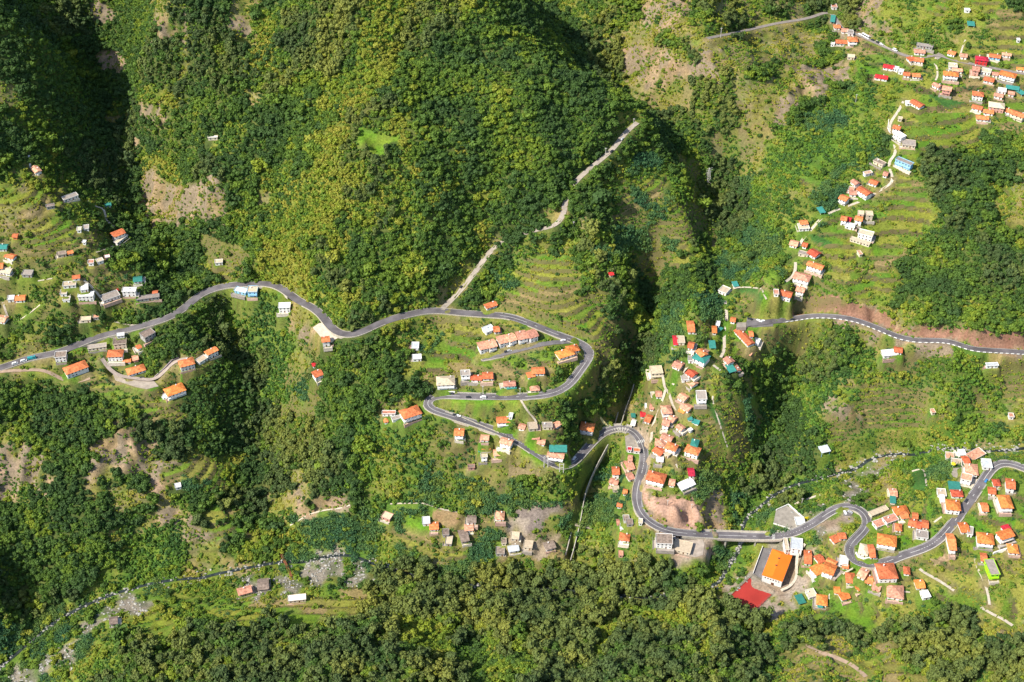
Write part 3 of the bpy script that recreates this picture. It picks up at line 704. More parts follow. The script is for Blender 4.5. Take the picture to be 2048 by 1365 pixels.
L 1330 520 1592 565 11 2 h b w|largest roof inside the lower hairpin
L 1080 655 1215 690 11 1 h c w|cream courtyard roof inside the lower hairpin
L 1212 690 1290 692 13 1 g o w|upright roof beside the cream courtyard
L 708 545 795 510 7 1 g o w|left of the two among trees west of the hairpin
L 795 490 895 480 6 1 g o w|right of the two among trees west of the hairpin
L 330 770 430 780 14 1 g o w|upright roof beside the lane behind the sports hall
L 498 815 582 785 8 1 g o w|behind the white pergola west of the hairpin
L 450 975 600 905 9 2 g b w|left wing of the joined roofs west of the hairpin
L 595 905 755 965 11 2 g b w|main wing of the joined roofs west of the hairpin
L 635 820 765 880 7 1 g o w|ribbed rear roof of the joined roofs west of the hairpin
L 418 1070 482 1065 8 1 f w w|white box at the tip of the joined roofs
L 805 820 935 845 10 1 f w w|white slab roof touching the lower hairpin
L 848 888 938 900 5 1 g o w|narrow roof under the white slab at the hairpin
L 905 1025 1035 1035 10 1 h o w|square roof below the white slab at the hairpin
L 1325 970 1585 960 15 2 h o w|huge roof with grey courtyard under the hairpin
L 1688 952 1775 962 7 1 h o w|small square roof right of the huge one
L 1165 1065 1270 1085 9 1 g o w|in the descending row south of the hairpin, third down
L 1085 970 1190 1020 10 1 g p w|in the descending row south of the hairpin, topmost
L 1222 1130 1310 1105 5 1 f c y|pale lime roof strip in the descending row
L 1275 1140 1385 1180 10 1 g p p|salmon round roof in the descending row
L 1030 1195 1135 1145 7 1 g b w|beside the cream strip roof
L 918 1190 1032 1115 4 1 f c c|cream strip roof south of the hairpin
L 738 1222 820 1228 6 1 g b w|smaller of the two bright roofs on the footpath
L 815 1312 932 1278 8 1 g b w|larger of the two bright roofs on the footpath
L 1460 1225 1690 1260 13 1 h p w|pale pink roof with white centre
L 1845 1145 1968 1140 8 1 g b w|with gardens right of the pale pink roof
P 498 805 648 825 10 1 h b w|lowest bright roof at the forest edge
P 365 745 485 715 8 1 f c w|cream block left of the lowest bright roof
P 228 820 325 795 8 1 s t w|teal tent roof at the forest edge
P 512 880 585 885 5 1 s t w|teal patch roof under the lowest bright roof
P 1925 755 2042 735 7 1 f w w|white shed right of the pale pink roof
M 838 235 975 250 8 1 f p w|pale pink roof leftmost of the estate by the river
M 1035 200 1145 190 7 1 f w w|white roof topmost of the estate by the river
M 1195 275 1405 165 9 1 f p w|long pink terrace wing of the estate by the river
M 1105 300 1195 290 8 1 g r w|small roof in the middle of the estate
M 1140 425 1335 450 12 2 h p w|main pink block of the estate by the river
M 1075 545 1245 590 8 2 f p w|front step block of the estate by the river
M 925 330 1090 350 8 1 f c w|beige roof with the yellow parasol
M 1388 355 1545 365 10 1 f m w|metal roofed hall at the top hairpin
M 888 690 1065 705 9 1 s t w|large teal canopy beside the road
M 928 800 1105 805 7 1 h r w|right under the large teal canopy
M 848 970 1068 990 11 2 h b w|biggest roof at the road with rows of windows
M 712 795 852 805 8 1 f c w|pale block left of the teal canopy
M 750 890 835 895 8 1 f w w|white block left of the biggest roof at the road
M 1560 640 1672 642 7 1 h r w|upper left of the four across the road
M 1488 755 1605 770 7 1 g r w|lower left of the four across the road
M 1760 650 1895 668 11 2 g o w|upper right of the four across the road
M 1655 930 1845 930 14 2 h b w|largest of the four across the road
M 1385 1010 1485 1015 9 1 g o w|small and alone in the gardens across the road
M -5 790 105 795 9 1 g p w|left of the estate's gardens with a glazed front
M 0 900 88 910 7 1 s t w|glazed teal lean-to left of the estate's gardens
N 1055 185 1185 180 10 1 g b w|with grey side yard just right of the road
N 1170 235 1262 255 9 1 f k w|grey side yard roof just right of the road
N 875 400 985 405 17 2 g o w|upright roof touching the road's lower side
N 1320 335 1575 365 11 2 h b w|with blue-grey forecourt near the right edge
N 1652 320 1852 255 8 2 g b w|beside the crimson lean-to near the right edge
N 1705 215 1815 180 5 1 s x w|lean-to near the right edge
N 1785 500 1945 512 9 1 h b w|end of the long white wall near the right edge
N 1375 630 1468 640 8 1 g o w|touching the lime green building
N 1470 800 1625 790 16 2 f k y|lime green walls with grey flat roof
N 478 1215 562 1200 7 1 f m w|pale sheet roof shed in trees below the footpath
O 112 305 195 335 7 1 f c p|alone by the cane at the left of the valley farms
O 462 365 535 360 8 1 f m w|striped sheet roof beside the ploughed plot
O 528 408 608 402 8 1 g o w|bright roof under the ploughed plot
O 640 468 705 465 7 1 f n g|ribbed grey roof below the ploughed plot
O 670 535 735 540 9 1 f c g|pale concrete roof below the ribbed one
O 795 500 870 485 13 1 g n g|brown farm roof in the middle of the valley farms
O 840 420 918 415 7 1 g p w|just above the brown farm roof
O 865 345 945 345 8 1 g n w|grey-brown roof on the footpath of the valley farms
O 1118 310 1195 312 9 1 h p w|white front alone at the edge of the gravel ground
O 1118 630 1200 632 8 1 f n g|brown roof lowest of the ruins under the gravel ground
O 1225 605 1320 590 8 1 g m w|shiny metal roof in the ruins under the gravel ground
O 1250 495 1330 500 8 1 f c c|stone walls topmost of the ruins under the gravel ground
O 1365 570 1450 580 8 1 f c c|stone walls right in the ruins under the gravel ground
O 1550 590 1640 565 8 1 g n w|grey roof with white front right of the ruins
O 1165 545 1215 545 6 1 f n c|small tan roof left in the ruins under the gravel ground
Q 950 640 1005 625 7 1 g p c|faded tan roof on the river meadow
Q 1030 610 1075 605 11 1 g n g|grey-brown steep roof on the river meadow
Q 1150 668 1225 660 6 1 f w c|roofless white shell on the river meadow
Q 438 755 470 750 7 1 g n g|half hidden cabin on the near river bank
Q 698 218 725 212 5 1 f w w|white hut on the left gully's spur
S 858 88 892 85 5 1 f c w|small hut at the mouth of the narrow side valley
U 830 550 872 548 3 1 f w c|hut lost in the upper left forest
T 1480 455 1535 450 8 1 f w w|white walled yard house under the right road
T 1528 435 1562 440 7 1 g o w|small roof over the white yard under the right road
T 1525 462 1560 465 5 1 s t w|green tarp roof beside the white yard under the right road
T 1895 500 1945 498 4 1 f m w|metal shed in the bushes at the far right
T 1232 840 1268 832 7 1 s m l|light blue tin shed on the river terraces
T 1985 702 2008 703 5 1 f p w|pale round hut on the right terraces
T 1675 686 1692 684 5 1 f p c|tiny field shed amid the right terraces
T 388 135 405 132 4 1 g x c|lone red hut among the central terraces
"""
# ------------------------------------------------------------ houses: sites first (they cut the ground), bodies later
SITES = []; hp = []
for ln in HOUSES.strip().splitlines():
    a, phr = ln.split('|'); f = a.split(); x0, y0, s = CROP[f[0]]
    p = [x0+float(f[1])*s, y0+float(f[2])*s, x0+float(f[3])*s, y0+float(f[4])*s]
    hp.append((p, float(f[5]), int(f[6]), f[7], f[8], f[9], phr.strip()))
hx, hy, hz = hit([(h[0][0]+h[0][2])/2 for h in hp], [(h[0][1]+h[0][3])/2+6 for h in hp])
for k, (p, D, st, rt, rc, wc, phr) in enumerate(hp):
    hh = st*2.8+(.6 if rt in 'hg' else 0); z = float(hz[k]); mx, my = (p[0]+p[2])/2, (p[1]+p[3])/2
    if rt == 's': hh = 2.6
    for _ in range(14):
        x, y = unproj(mx, my, z+hh); z = .5*z+.5*float(height(x, y))
    xa, ya = unproj(p[0], p[1], z+hh); xb, yb = unproj(p[2], p[3], z+hh)
    L = math.hypot(xb-xa, yb-ya); yaw = math.atan2(yb-ya, xb-xa)
    if math.cos(yaw) < 0: yaw += math.pi
    L = max(L-.7, 3.0); D = D*.97
    cs, sn = math.cos(yaw), math.sin(yaw)
    def W(u, v): return (float(x)+u*cs-v*sn, float(y)+u*sn+v*cs)
    rect = [W(-L/2, -D/2), W(L/2, -D/2), W(L/2, D/2), W(-L/2, D/2)]
    SITES.append(dict(x=float(x), y=float(y), z=z, L=L, D=D, yaw=yaw, st=st, rt=rt, rc=rc, wc=wc, phr=phr, rect=rect, p=p))
HALL = None
for s_ in sorted(SITES, key=lambda q: q['z']): level(s_['rect'], s_['z']-.1, 1.0, 3.6)
# sports hall
hq = cpoly('K', [(1608, 658), (1512, 905)]); z = ZCOURT+1.0
for _ in range(1):
    xa, ya = unproj(hq[0][0], hq[0][1], z+9.5); xb, yb = unproj(hq[1][0], hq[1][1], z+9.5)
HALL = dict(x=float(xa+xb)/2, y=float(ya+yb)/2, z=z, L=math.hypot(xb-xa, yb-ya), D=17.0, yaw=math.atan2(ya-yb, xa-xb))
cs, sn = math.cos(HALL['yaw']), math.sin(HALL['yaw'])
HALL['rect'] = [(HALL['x']+u*cs-v*sn, HALL['y']+u*sn+v*cs) for u, v in ((-HALL['L']/2-3, -11.5), (HALL['L']/2+3, -11.5), (HALL['L']/2+3, 10), (-HALL['L']/2-3, 10))]
level(HALL['rect'], z-.2, 2, 5)

# ------------------------------------------------------------ river bed, side channel, terraces
RIV = [(-140,1425),(-60,1372),(0,1332),(60,1282),(120,1236),(200,1196),(300,1166),(400,1151),(480,1137),(560,1122),(600,1122),(690,1108),(760,1130),(900,1165),(1100,1176),(1300,1192),(1420,1172),(1445,1150),(1462,1122),(1478,1100),(1484,1075),(1487,1045),(1500,1028),(1530,1000),(1560,975),(1620,960),(1700,938),(1745,915),(1790,906),(1830,905),(1900,893),(2000,900),(2150,880)]
RX_, RY_, RZ_, rfx = survey(RIV, 40)
RZ_ = np.minimum(RZ_, height(RX_, RY_)+1)
DRIV = flatten(RX_, RY_, RZ_, 3.2, 9, 1.6)
CAN = [(1262,768),(1254,795),(1243,822),(1235,850),(1212,885),(1190,925),(1176,955),(1165,982),(1160,1010),(1155,1040),(1148,1070),(1140,1100),(1133,1125)]
NX_, NY_, NZ_, nfx = survey(CAN, 8)
DCAN = np.full(H.shape, 1e9)
for i in range(len(NX_)): DCAN = np.minimum(DCAN, np.hypot(XX-NX_[i], YY-NY_[i]))
onroad = DR < 1.0
CV = cover(XX, YY, H)
T_ = np.array([0, 0, .05, .2, .3, 1, .85, .3, .1, .85, 0, 0, .2])[CV]
T_ = blur(T_, 2)*smooth((DR-1)/6)*(~PAD)*smooth((DRIV-14)/8)
stp = 3.9; hw_ = H+(fbm(XX, YY, 60, 90, 2)-.5)*3
fr = hw_/stp; fl = np.floor(fr); tt = fr-fl
H = H+T_*((fl+smooth((tt-.76)/.24)-fr)*stp)*.9
H = np.where((DCAN < 2.2) & ~((DR < 6) & (H > 30)), H-4.5, H)
H = H+(fbm(XX, YY, 7, 95, 2)-.5)*.8*smooth((DR-1)/3)*(~PAD)*np.array([1.6, 1.4, 1.3, 1, .9, .3, .4, 1.2, 2.4, .3, .2, 1.0, .2])[CV]

# ground: one sheet
GC = {  # two tones per cover letter
 'F': ((.050,.075,.018),(.095,.115,.028)), 'E': ((.07,.082,.024),(.12,.125,.035)), 'Y': ((.10,.14,.02),(.18,.19,.03)), 'B': ((.06,.13,.018),(.12,.18,.025)),
 'b': ((.09,.15,.02),(.18,.19,.035)), 'T': ((.085,.135,.018),(.20,.175,.045)), 'g': ((.11,.16,.02),(.20,.185,.045)), 's': ((.14,.15,.03),(.26,.20,.075)),
 'R': ((.22,.15,.08),(.34,.23,.155)), 'V': ((.07,.15,.014),(.19,.185,.045)), '.': ((.25,.185,.13),(.30,.25,.20)), 'w': ((.11,.115,.07),(.23,.20,.16)), 'L': ((.085,.20,.012),(.14,.22,.02))}
A0 = np.array([GC[ch][0] for ch in CLS])[CV]; A1 = np.array([GC[ch][1] for ch in CLS])[CV]
f = np.clip((fbm(XX, YY, 9, 61, 3)-.5)*4.2+.5, 0, 1)[..., None]; col = A0*(1-f)+A1*f
soil = ((fbm(XX, YY, 15, 68, 2) > .60) & np.isin(CV, [CLS.index('V'), CLS.index('g')]))[..., None]; col = np.where(soil, col*.25+np.array((.21, .155, .085))*.75, col)
for k in range(3): col[..., k] = blur(col[..., k], 1)
px_, py_, pd_ = proj(XX, YY, H)
PAL = np.array([(.08,.18,.014),(.12,.20,.02),(.22,.22,.04),(.15,.19,.02),(.24,.18,.08),(.10,.17,.018),(.20,.21,.03),(.18,.17,.04)])
lev = (fl.astype(int)*5+(np.floor((XX+fbm(XX, YY, 40, 70, 2)*40)/26)).astype(int)*3+np.floor(YY/90).astype(int)*7) % 8
tw = np.clip(T_*1.4, 0, 1)[..., None]*.88; col = col*(1-tw)+PAL[lev]*(.8+.4*fbm(XX, YY, 6, 69, 2)[..., None])*tw
rk_ = (smooth((fbm(XX, YY, 11, 74, 3)-.44)/.08)*(np.isin(CV, [CLS.index('R')])*.85+(CV == CLS.index('s'))*.35))[..., None]; col = col*(1-rk_)+np.array((.20, .16, .115))*(.7+.6*fbm(XX, YY, 5, 75, 2)[..., None])*rk_
wl_ = (smooth((tt-.68)/.12)*np.clip(T_*1.3, 0, 1)*np.clip(fbm(XX, YY, 18, 66, 2)*3-.2, .45, 1))[..., None]; col = col*(1-wl_*.92)+np.array((.07, .055, .03))*wl_*.92  # dark brown terrace risers, their shadow line put into the colour as well
def paint(poly, c0, c1=None, seed=3):
    m = inpoly(px_+(vnoise(XX, YY, 9, seed)-.5)*9, py_+(vnoise(XX, YY, 9, seed+1)-.5)*9, poly)
    g = fbm(XX, YY, 6, seed+2, 2)[m][:, None]; col[m] = np.array(c0)*(1-g)+np.array(c1 or c0)*g; CV[m] = CLS.index('.')
PINK = ((.36,.215,.15), (.42,.27,.20))
paint(cpoly('K', [(360,185),(430,150),(560,148),(700,160),(790,168),(830,310),(820,400),(805,458),(570,448),(500,370),(400,300),(330,240)]), *PINK)
paint(cpoly('K', [(300,90),(345,110),(370,190),(340,240),(290,180)]), *PINK)
RED = ((.20,.095,.062), (.28,.16,.11))
paint([(1585,632),(1588,612),(1625,592),(1668,594),(1720,606),(1775,630),(1785,650),(1830,664),(1855,650),(1900,656),(1950,658),(2060,668),(2060,700),(1950,693),(1900,676),(1835,673),(1774,656),(1713,636),(1674,627),(1625,625)], *RED)
GRV = ((.17,.135,.12), (.24,.20,.17))
paint(cpoly('O', [(1290,265),(1420,250),(1560,225),(1700,190),(1740,250),(1730,310),(1600,300),(1560,350),(1540,430),(1450,470),(1380,440),(1440,370),(1420,330),(1300,330)]), *GRV)
paint(cpoly('O', [(1330,470),(1460,460),(1540,490),(1660,450),(1690,470),(1620,640),(1500,720),(1420,640),(1320,600),(1200,580),(1230,520)]), (.24,.19,.13), (.3,.24,.17))
paint(cpoly('O', [(555,255),(700,265),(800,300),(760,400),(640,430),(560,330)]), (.27,.17,.09), (.24,.19,.09))
paint(cpoly('E', [(1290,700),(1370,690),(1480,740),(1640,790),(1580,810),(1440,820),(1300,780)]), (.24,.19,.09), (.27,.2,.12))
paint(cpoly('N', [(560,620),(700,640),(960,540),(1010,420),(1060,440),(1050,560),(840,700),(680,760),(600,720)]), (.30,.2,.12), (.33,.24,.16))
paint([(1262,850),(1290,848),(1300,870),(1296,960),(1288,990),(1282,960),(1288,900)], (.30,.22,.14), (.3,.24,.18))
GREEN = ((.035,.095,.02), (.05,.13,.025))
for c_, P in (('M',[(335,440),(500,430),(570,500),(550,780),(440,830),(340,700)]), ('F',[(1560,110),(1640,150),(1760,400),(1720,420),(1640,360)]), ('I',[(1080,960),(1330,1000),(1480,1040),(1280,1110)]),
              ('H',[(1010,470),(1090,450),(1280,560),(1200,600),(1020,530)]), ('H',[(280,1040),(500,1010),(560,1100),(500,1150),(380,1080)]), ('L',[(1170,170),(1200,120),(1300,120),(1290,180)])):
    paint(cpoly(c_, P), *GREEN); CV[inpoly(px_, py_, cpoly(c_, P))] = CLS.index('L')
# furrows and footpaths between the plots on the ridge terraces of the central hamlet
nx, ny = len(GX), len(GY)
idx = np.arange(nx*ny).reshape(nx, ny)
quads = np.stack([idx[:-1, :-1], idx[1:, :-1], idx[1:, 1:], idx[:-1, 1:]], -1).reshape(-1, 4)
me = bpy.data.meshes.new('ground'); me.vertices.add(nx*ny); me.vertices.foreach_set('co', np.stack([XX, YY, H], -1).ravel().astype('f'))
me.loops.add(quads.size); me.loops.foreach_set('vertex_index', quads.ravel().astype('i')); me.polygons.add(len(quads))
me.polygons.foreach_set('loop_start', np.arange(0, quads.size, 4).astype('i'))
me.update(calc_edges=True); me.polygons.foreach_set('use_smooth', np.ones(len(quads), bool))
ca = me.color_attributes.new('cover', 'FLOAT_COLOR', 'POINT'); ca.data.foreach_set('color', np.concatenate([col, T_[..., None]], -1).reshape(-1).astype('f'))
m, t, b = nt('ground'); L = t.links.new
at = N(t, 'ShaderNodeAttribute', attribute_name='cover'); ge = N(t, 'ShaderNodeNewGeometry')
n1 = N(t, 'ShaderNodeTexNoise'); n1.inputs['Scale'].default_value = .55; n1.inputs['Detail'].default_value = 6; n1.inputs['Roughness'].default_value = .7; L(ge.outputs['Position'], n1.inputs['Vector'])
mr = N(t, 'ShaderNodeMapRange'); mr.inputs['From Min'].default_value = .3; mr.inputs['From Max'].default_value = .7; mr.inputs['To Min'].default_value = .55; mr.inputs['To Max'].default_value = 1.45; L(n1.outputs['Fac'], mr.inputs['Value'])
hs = N(t, 'ShaderNodeHueSaturation'); L(at.outputs['Color'], hs.inputs['Color']); L(mr.outputs[0], hs.inputs['Value'])
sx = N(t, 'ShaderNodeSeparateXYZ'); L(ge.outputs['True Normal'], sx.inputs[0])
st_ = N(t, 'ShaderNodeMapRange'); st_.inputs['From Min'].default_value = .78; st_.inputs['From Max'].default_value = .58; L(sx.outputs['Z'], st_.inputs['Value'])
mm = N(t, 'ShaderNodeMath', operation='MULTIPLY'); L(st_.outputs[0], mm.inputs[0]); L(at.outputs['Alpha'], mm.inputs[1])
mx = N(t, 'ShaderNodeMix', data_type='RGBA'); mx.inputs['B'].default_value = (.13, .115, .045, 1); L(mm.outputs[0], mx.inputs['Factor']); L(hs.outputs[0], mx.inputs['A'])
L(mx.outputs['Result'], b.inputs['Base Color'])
bp = N(t, 'ShaderNodeBump'); bp.inputs['Strength'].default_value = .6; bp.inputs['Distance'].default_value = 1.0; L(n1.outputs['Fac'], bp.inputs['Height']); L(bp.outputs[0], b.inputs['Normal'])
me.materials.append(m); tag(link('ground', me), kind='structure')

# ------------------------------------------------------------ road surfaces
M_ASPH = mat('asphalt', (.125,.115,.122), .8, .12, .32, 0); M_LINE = mat('road_paint', (.50,.50,.48), .6, 1.5, .2, 0)
M_PALE = mat('pale_asphalt', (.30,.26,.22), .9, .3, .2, 0); M_CONC = mat('concrete', (.40,.37,.32), .9, .4, .2, .08)
M_PATH = mat('path_concrete', (.46,.40,.32), .9, .6, .22, 0); M_TRK = mat('earth_track', (.34,.25,.18), .9, .4, .22, 0); M_STONE = mat('roadside_stone', (.42,.38,.31), .9, 1.2, .3, 0)
def normals(X, Y):
    dx = np.gradient(X); dy = np.gradient(Y); l = np.hypot(dx, dy)+1e-9; return -dy/l, dx/l
def ribbon(X, Y, Z, o0, o1, dz, drape=False, sel=None):
    nx_, ny_ = normals(X, Y); mb = MB(); prev = None
    for i in range(len(X)):
        if sel is not None and not sel[i]: prev = None; continue
        a = (X[i]+nx_[i]*o0, Y[i]+ny_[i]*o0); b_ = (X[i]+nx_[i]*o1, Y[i]+ny_[i]*o1)
        n = len(mb.v); mb.v += [(a[0], a[1], Z[i]+dz), (b_[0], b_[1], Z[i]+dz)]
        if prev is not None: mb.f.append((prev, prev+1, n+1, n)); mb.m.append(0)
        prev = n
    return mb
def wallstrip(X, Y, Z, off, wd, h, down, sel=None):
    nx_, ny_ = normals(X, Y); mb = MB(); prev = None
    for i in range(len(X)):
        if sel is not None and not sel[i]: prev = None; continue
        n = len(mb.v)
        for o_, dz in ((off, -down), (off+wd, -down), (off+wd, h), (off, h)): mb.v.append((X[i]+nx_[i]*o_, Y[i]+ny_[i]*o_, Z[i]+dz))
        if prev is not None:
            for k in range(4): mb.f.append((prev+k, prev+(k+1) % 4, n+(k+1) % 4, n+k)); mb.m.append(0)
        prev = n
    return mb
names = {'main': 'road', 'side': 'side_road', 'right': 'mountain_road', 'top': 'village_road', 'service': 'service_road', 'track': 'earth_track', 'hamlet': 'hamlet_road'}
rm = {'main': M_ASPH, 'side': M_PALE, 'right': M_ASPH, 'top': mat('worn_asphalt', (.24,.21,.19), .9, .3, .2, 0), 'service': mat('grey_asphalt', (.15,.14,.145), .9, .3, .15, 0), 'track': M_TRK, 'hamlet': mat('hamlet_concrete', (.34,.28,.24), .9, .3, .2, 0)}
DZ = {'main': 0, 'side': .004, 'right': .008, 'top': .012, 'service': .016, 'track': .02, 'hamlet': .024}
for k, (X, Y, Z, fx) in SURV.items():
    w_ = ROADS[k][0]; tag(ribbon(X, Y, Z, -w_/2, w_/2, DZ[k]).build(names[k], rm[k]), kind='structure')
X, Y, Z, fx = SURV['main']; i_ = np.arange(len(X)); xs = fx
cen = (xs > 1000) & (Z < 125) | (xs > 840) & (Z < 93)
curv = np.abs(gsm(np.gradient(np.unwrap(np.arctan2(np.gradient(Y), np.gradient(X)))), 3))
solid = cen & (curv > .016); dash = cen & ~solid & (i_ % 4 < 2)
mk = ribbon(X, Y, Z, -.17, .17, .006, sel=solid | dash)
for e in (-3.45, 3.25):
    r_ = ribbon(X, Y, Z, e, e+.2, .006, sel=cen & (i_ % 40 < 34)); mk.add(r_.v, r_.f)
def zebra(px, py, half, nbar, alongpx):
    x, y = unproj(px, py, 30); j = int(np.argmin((X-x)**2+(Y-y)**2)+0); nx_, ny_ = normals(X, Y); d_ = (ny_[j], -nx_[j])
    for q in range(nbar):
        o_ = -half+q*2*half/(nbar-1); c0 = (X[j]+nx_[j]*o_, Y[j]+ny_[j]*o_)
        P = [(c0[0]+nx_[j]*u+d_[0]*v, c0[1]+ny_[j]*u+d_[1]*v) for u, v in ((-.42, -2.1), (.42, -2.1), (.42, 2.1), (-.42, 2.1))]
        mk.add([(p[0], p[1], Z[j]+.012) for p in P], [(0, 1, 2, 3)])
zebra(1553, 1072, 3.1, 5, 0)
sx_, sy_ = unproj(1288, 900, 42)
zebra(1288, 901, 3.1, 5, 0)
tag(mk.build('road_markings', M_LINE), kind='structure')
Xr, Yr, Zr, _f = SURV['right']; mk = ribbon(Xr, Yr, Zr, -3.1, -2.85, .014, sel=np.arange(len(Xr)) > 12); r2 = ribbon(Xr, Yr, Zr, 2.85, 3.1, .014, sel=np.arange(len(Xr)) > 12); mk.add(r2.v, r2.f)
tag(mk.build('edge_lines', M_LINE), kind='structure')
# parapets and kerbs
sea = (i_ % 46) < 40
tag(wallstrip(X, Y, Z, -4.25, .4, .55, 2.2, sel=sea & (Z < 125)).build('roadside_wall', M_STONE), 'low pale stone wall on the downhill edge of the main road', 'wall')
tag(wallstrip(X, Y, Z, 3.9, .3, .18, 1.0, sel=((i_ % 60) < 48)).build('kerb', M_CONC), kind='structure')
# white delineators along the reddish cutting
mbp = root('guard_rail', (0, 0, 0), 0, 'dashed white guard rail on the outer edge of the right mountain road', 'guard rail')
g_ = MB(); nxr, nyr = normals(Xr, Yr)
for i in range(14, len(Xr)-1):
    if i % 2: continue
    a = Vector((Xr[i]-nxr[i]*-3.5*-1, Yr[i]-nyr[i]*3.5, Zr[i]+.45)); b_ = Vector((Xr[i+1]-nxr[i+1]*3.5, Yr[i+1]-nyr[i+1]*3.5, Zr[i+1]+.45)); g_ = MB(); g_.bar(a, b_, .38, 4); g_.bar(a-Vector((0, 0, 1.2)), a, .1, 4); g_.build('rail', mat('guard_white', (.75,.74,.7), .6, 2, .1, 0), mbp)
for w_, Xp, Yp, Zp in PSURV:
    tag(ribbon(Xp, Yp, Zp, -w_/2, w_/2, .03).build('footpath', M_TRK if w_ > 3 else M_PATH), kind='structure')
# yards
PM = {'red': mat('red_court', (.33,.04,.028), .8, .08, .12, 0), 'asph': mat('yard_asphalt', (.16,.15,.15), .9, .2, .2, 0), 'conc': mat('yard_concrete', (.27,.24,.205), .9, .3, .2, 0), 'cream': mat('yard_cream', (.56,.48,.38), .9, .4, .15, 0), 'grave': mat('yard_gravel', (.34,.29,.24), .9, .3, .22, 0)}
YIDX = 0
for nm, mt, poly, zz, lb, cat in padinfo:
    YIDX += 1
    mb = MB().prism(poly, zz-1.5 if nm not in ('car_park', 'square') else zz-4, zz+.03*YIDX/10)
    o = mb.build(nm, PM[mt])
    if lb: tag(o, lb, cat)
    else: tag(o, kind='structure')
# river water, and the boulders
tag(ribbon(RX_, RY_, RZ_, -1.5, 1.5, -1.3).build('river', mat('river_water', (.022,.030,.028), .35, .3, .5, 0, spec=.5)), kind='structure')
rr = MB(); ico = [(0,0,1),(.89,0,.45),(.28,.85,.45),(-.72,.53,.45),(-.72,-.53,.45),(.28,-.85,.45),(.72,.53,-.45),(-.28,.85,-.45),(-.89,0,-.45),(-.28,-.85,-.45),(.72,-.53,-.45),(0,0,-1)]
icf = [(0,1,2),(0,2,3),(0,3,4),(0,4,5),(0,5,1),(1,6,2),(2,7,3),(3,8,4),(4,9,5),(5,10,1),(6,7,2),(7,8,3),(8,9,4),(9,10,5),(10,6,1)]
def rock(x, y, z, r):
    k = [random.uniform(.7, 1.25) for _ in ico]; sx2 = random.uniform(.8, 1.5)
    rr.add([(x+a*r*k[i]*sx2, y+b_*r*k[i], z+c_*r*.7*k[i]) for i, (a, b_, c_) in enumerate(ico)], icf)
rng = np.random.RandomState(3)
for i in range(len(RX_)):
    if not (-60 < proj(RX_[i], RY_[i], RZ_[i])[0] < 2100): continue
    n = int(rng.choice([0, 1, 3, 6])) if rfx[i] > 1400 or rfx[i] < 800 else 1
    for _ in range(n):
        o_ = rng.normal(0, 3.4); x = RX_[i]+rng.uniform(-2, 2)+o_*.3; y = RY_[i]+o_*.9; rock(x, y, float(height(x, y))+.2, rng.uniform(.35, 1.3))
cand = rng.uniform(0, 1, (60000, 2)); xx = -560+cand[:, 0]*1120; yy = 560+cand[:, 1]*560; zz = height(xx, yy)
i1 = np.clip(GX.searchsorted(xx), 0, nx-1); j1 = np.clip(GY.searchsorted(yy), 0, ny-1)
mk_ = (CV[i1, j1] == CLS.index('w')) & (DR[i1, j1] > 1)
for x, y, z in zip(xx[mk_], yy[mk_], zz[mk_]): rock(x, y, z+.1, rng.uniform(.3, 1.25)**1.3)
tag(rr.build('river_boulders', mat('pale_rock', (.30,.29,.265), .9, .5, .45, 0)), kind='stuff')
# ------------------------------------------------------------ houses
RCOL = {'o': (.58,.18,.072), 'b': (.66,.22,.06), 'p': (.55,.27,.18), 'r': (.52,.115,.055), 'x': (.50,.03,.045), 't': (.04,.21,.18), 'k': (.30,.26,.23), 'w': (.72,.71,.70), 'c': (.52,.43,.31), 'm': (.44,.47,.50), 'n': (.22,.17,.14)}
WCOL = {'w': (.74,.73,.71), 'c': (.60,.52,.40), 'y': (.36,.75,.02), 'l': (.28,.52,.72), 'p': (.55,.30,.24), 'g': (.33,.32,.31), 'r': (.55,.05,.04), 'o': (.55,.2,.07)}
RNAME = {'o': 'orange', 'b': 'bright orange', 'p': 'faded salmon', 'r': 'reddish orange', 'x': 'crimson', 't': 'teal', 'k': 'grey', 'w': 'white', 'c': 'cream', 'm': 'metal', 'n': 'brown'}
M_ROOF = {k: mat('roof_'+RNAME[k].replace(' ', '_'), c_, .85, .55, .42 if k in 'obprnx' else .18, .14, stripe=(1.4 if k in 'obprx' else 0)) for k, c_ in RCOL.items()}
M_WALL = {k: mat('wall_'+k, c_, .9, .35, .13, .10) for k, c_ in WCOL.items()}
M_WIN = mat('window_glass', (.03,.04,.055), .2, 1, .3, .3, spec=.5); M_FRM = mat('window_frame', (.5,.47,.43), .7, 1, .1, 0); M_DOOR = mat('door_wood', (.16,.07,.035), .7, 1, .2, .3)
M_RIDGE = mat('ridge_tiles', (.66,.22,.10), .85, 1, .2, .1)
M_PATIO = [mat('patio_cream', (.64,.57,.47), .9, .5, .2, .15), mat('patio_grey', (.36,.32,.28), .9, .5, .2, .15), mat('patio_pink', (.50,.34,.27), .9, .5, .2, .15)]
WINM = MB().box(-.55, .55, -.05, .06, -.6, .6, 0).box(-.66, .66, -.03, .08, -.74, -.6, 1).mesh('window', [M_WIN, M_FRM])
DOORM = MB().box(-.5, .5, -.06, .06, 0, 2.1).mesh('door', [M_DOOR])
CHIM = MB().box(-.35, .35, -.35, .35, -1.2, .7).box(-.45, .45, -.45, .45, .7, .82).mesh('chimney', [M_WALL['w']])
TANKM = MB(); TANKM.bar((0, 0, 0), (0, 0, 1.1), .55, 8); TANKM = TANKM.mesh('water_tank', [M_WALL['w']])
rh = random.Random(11)
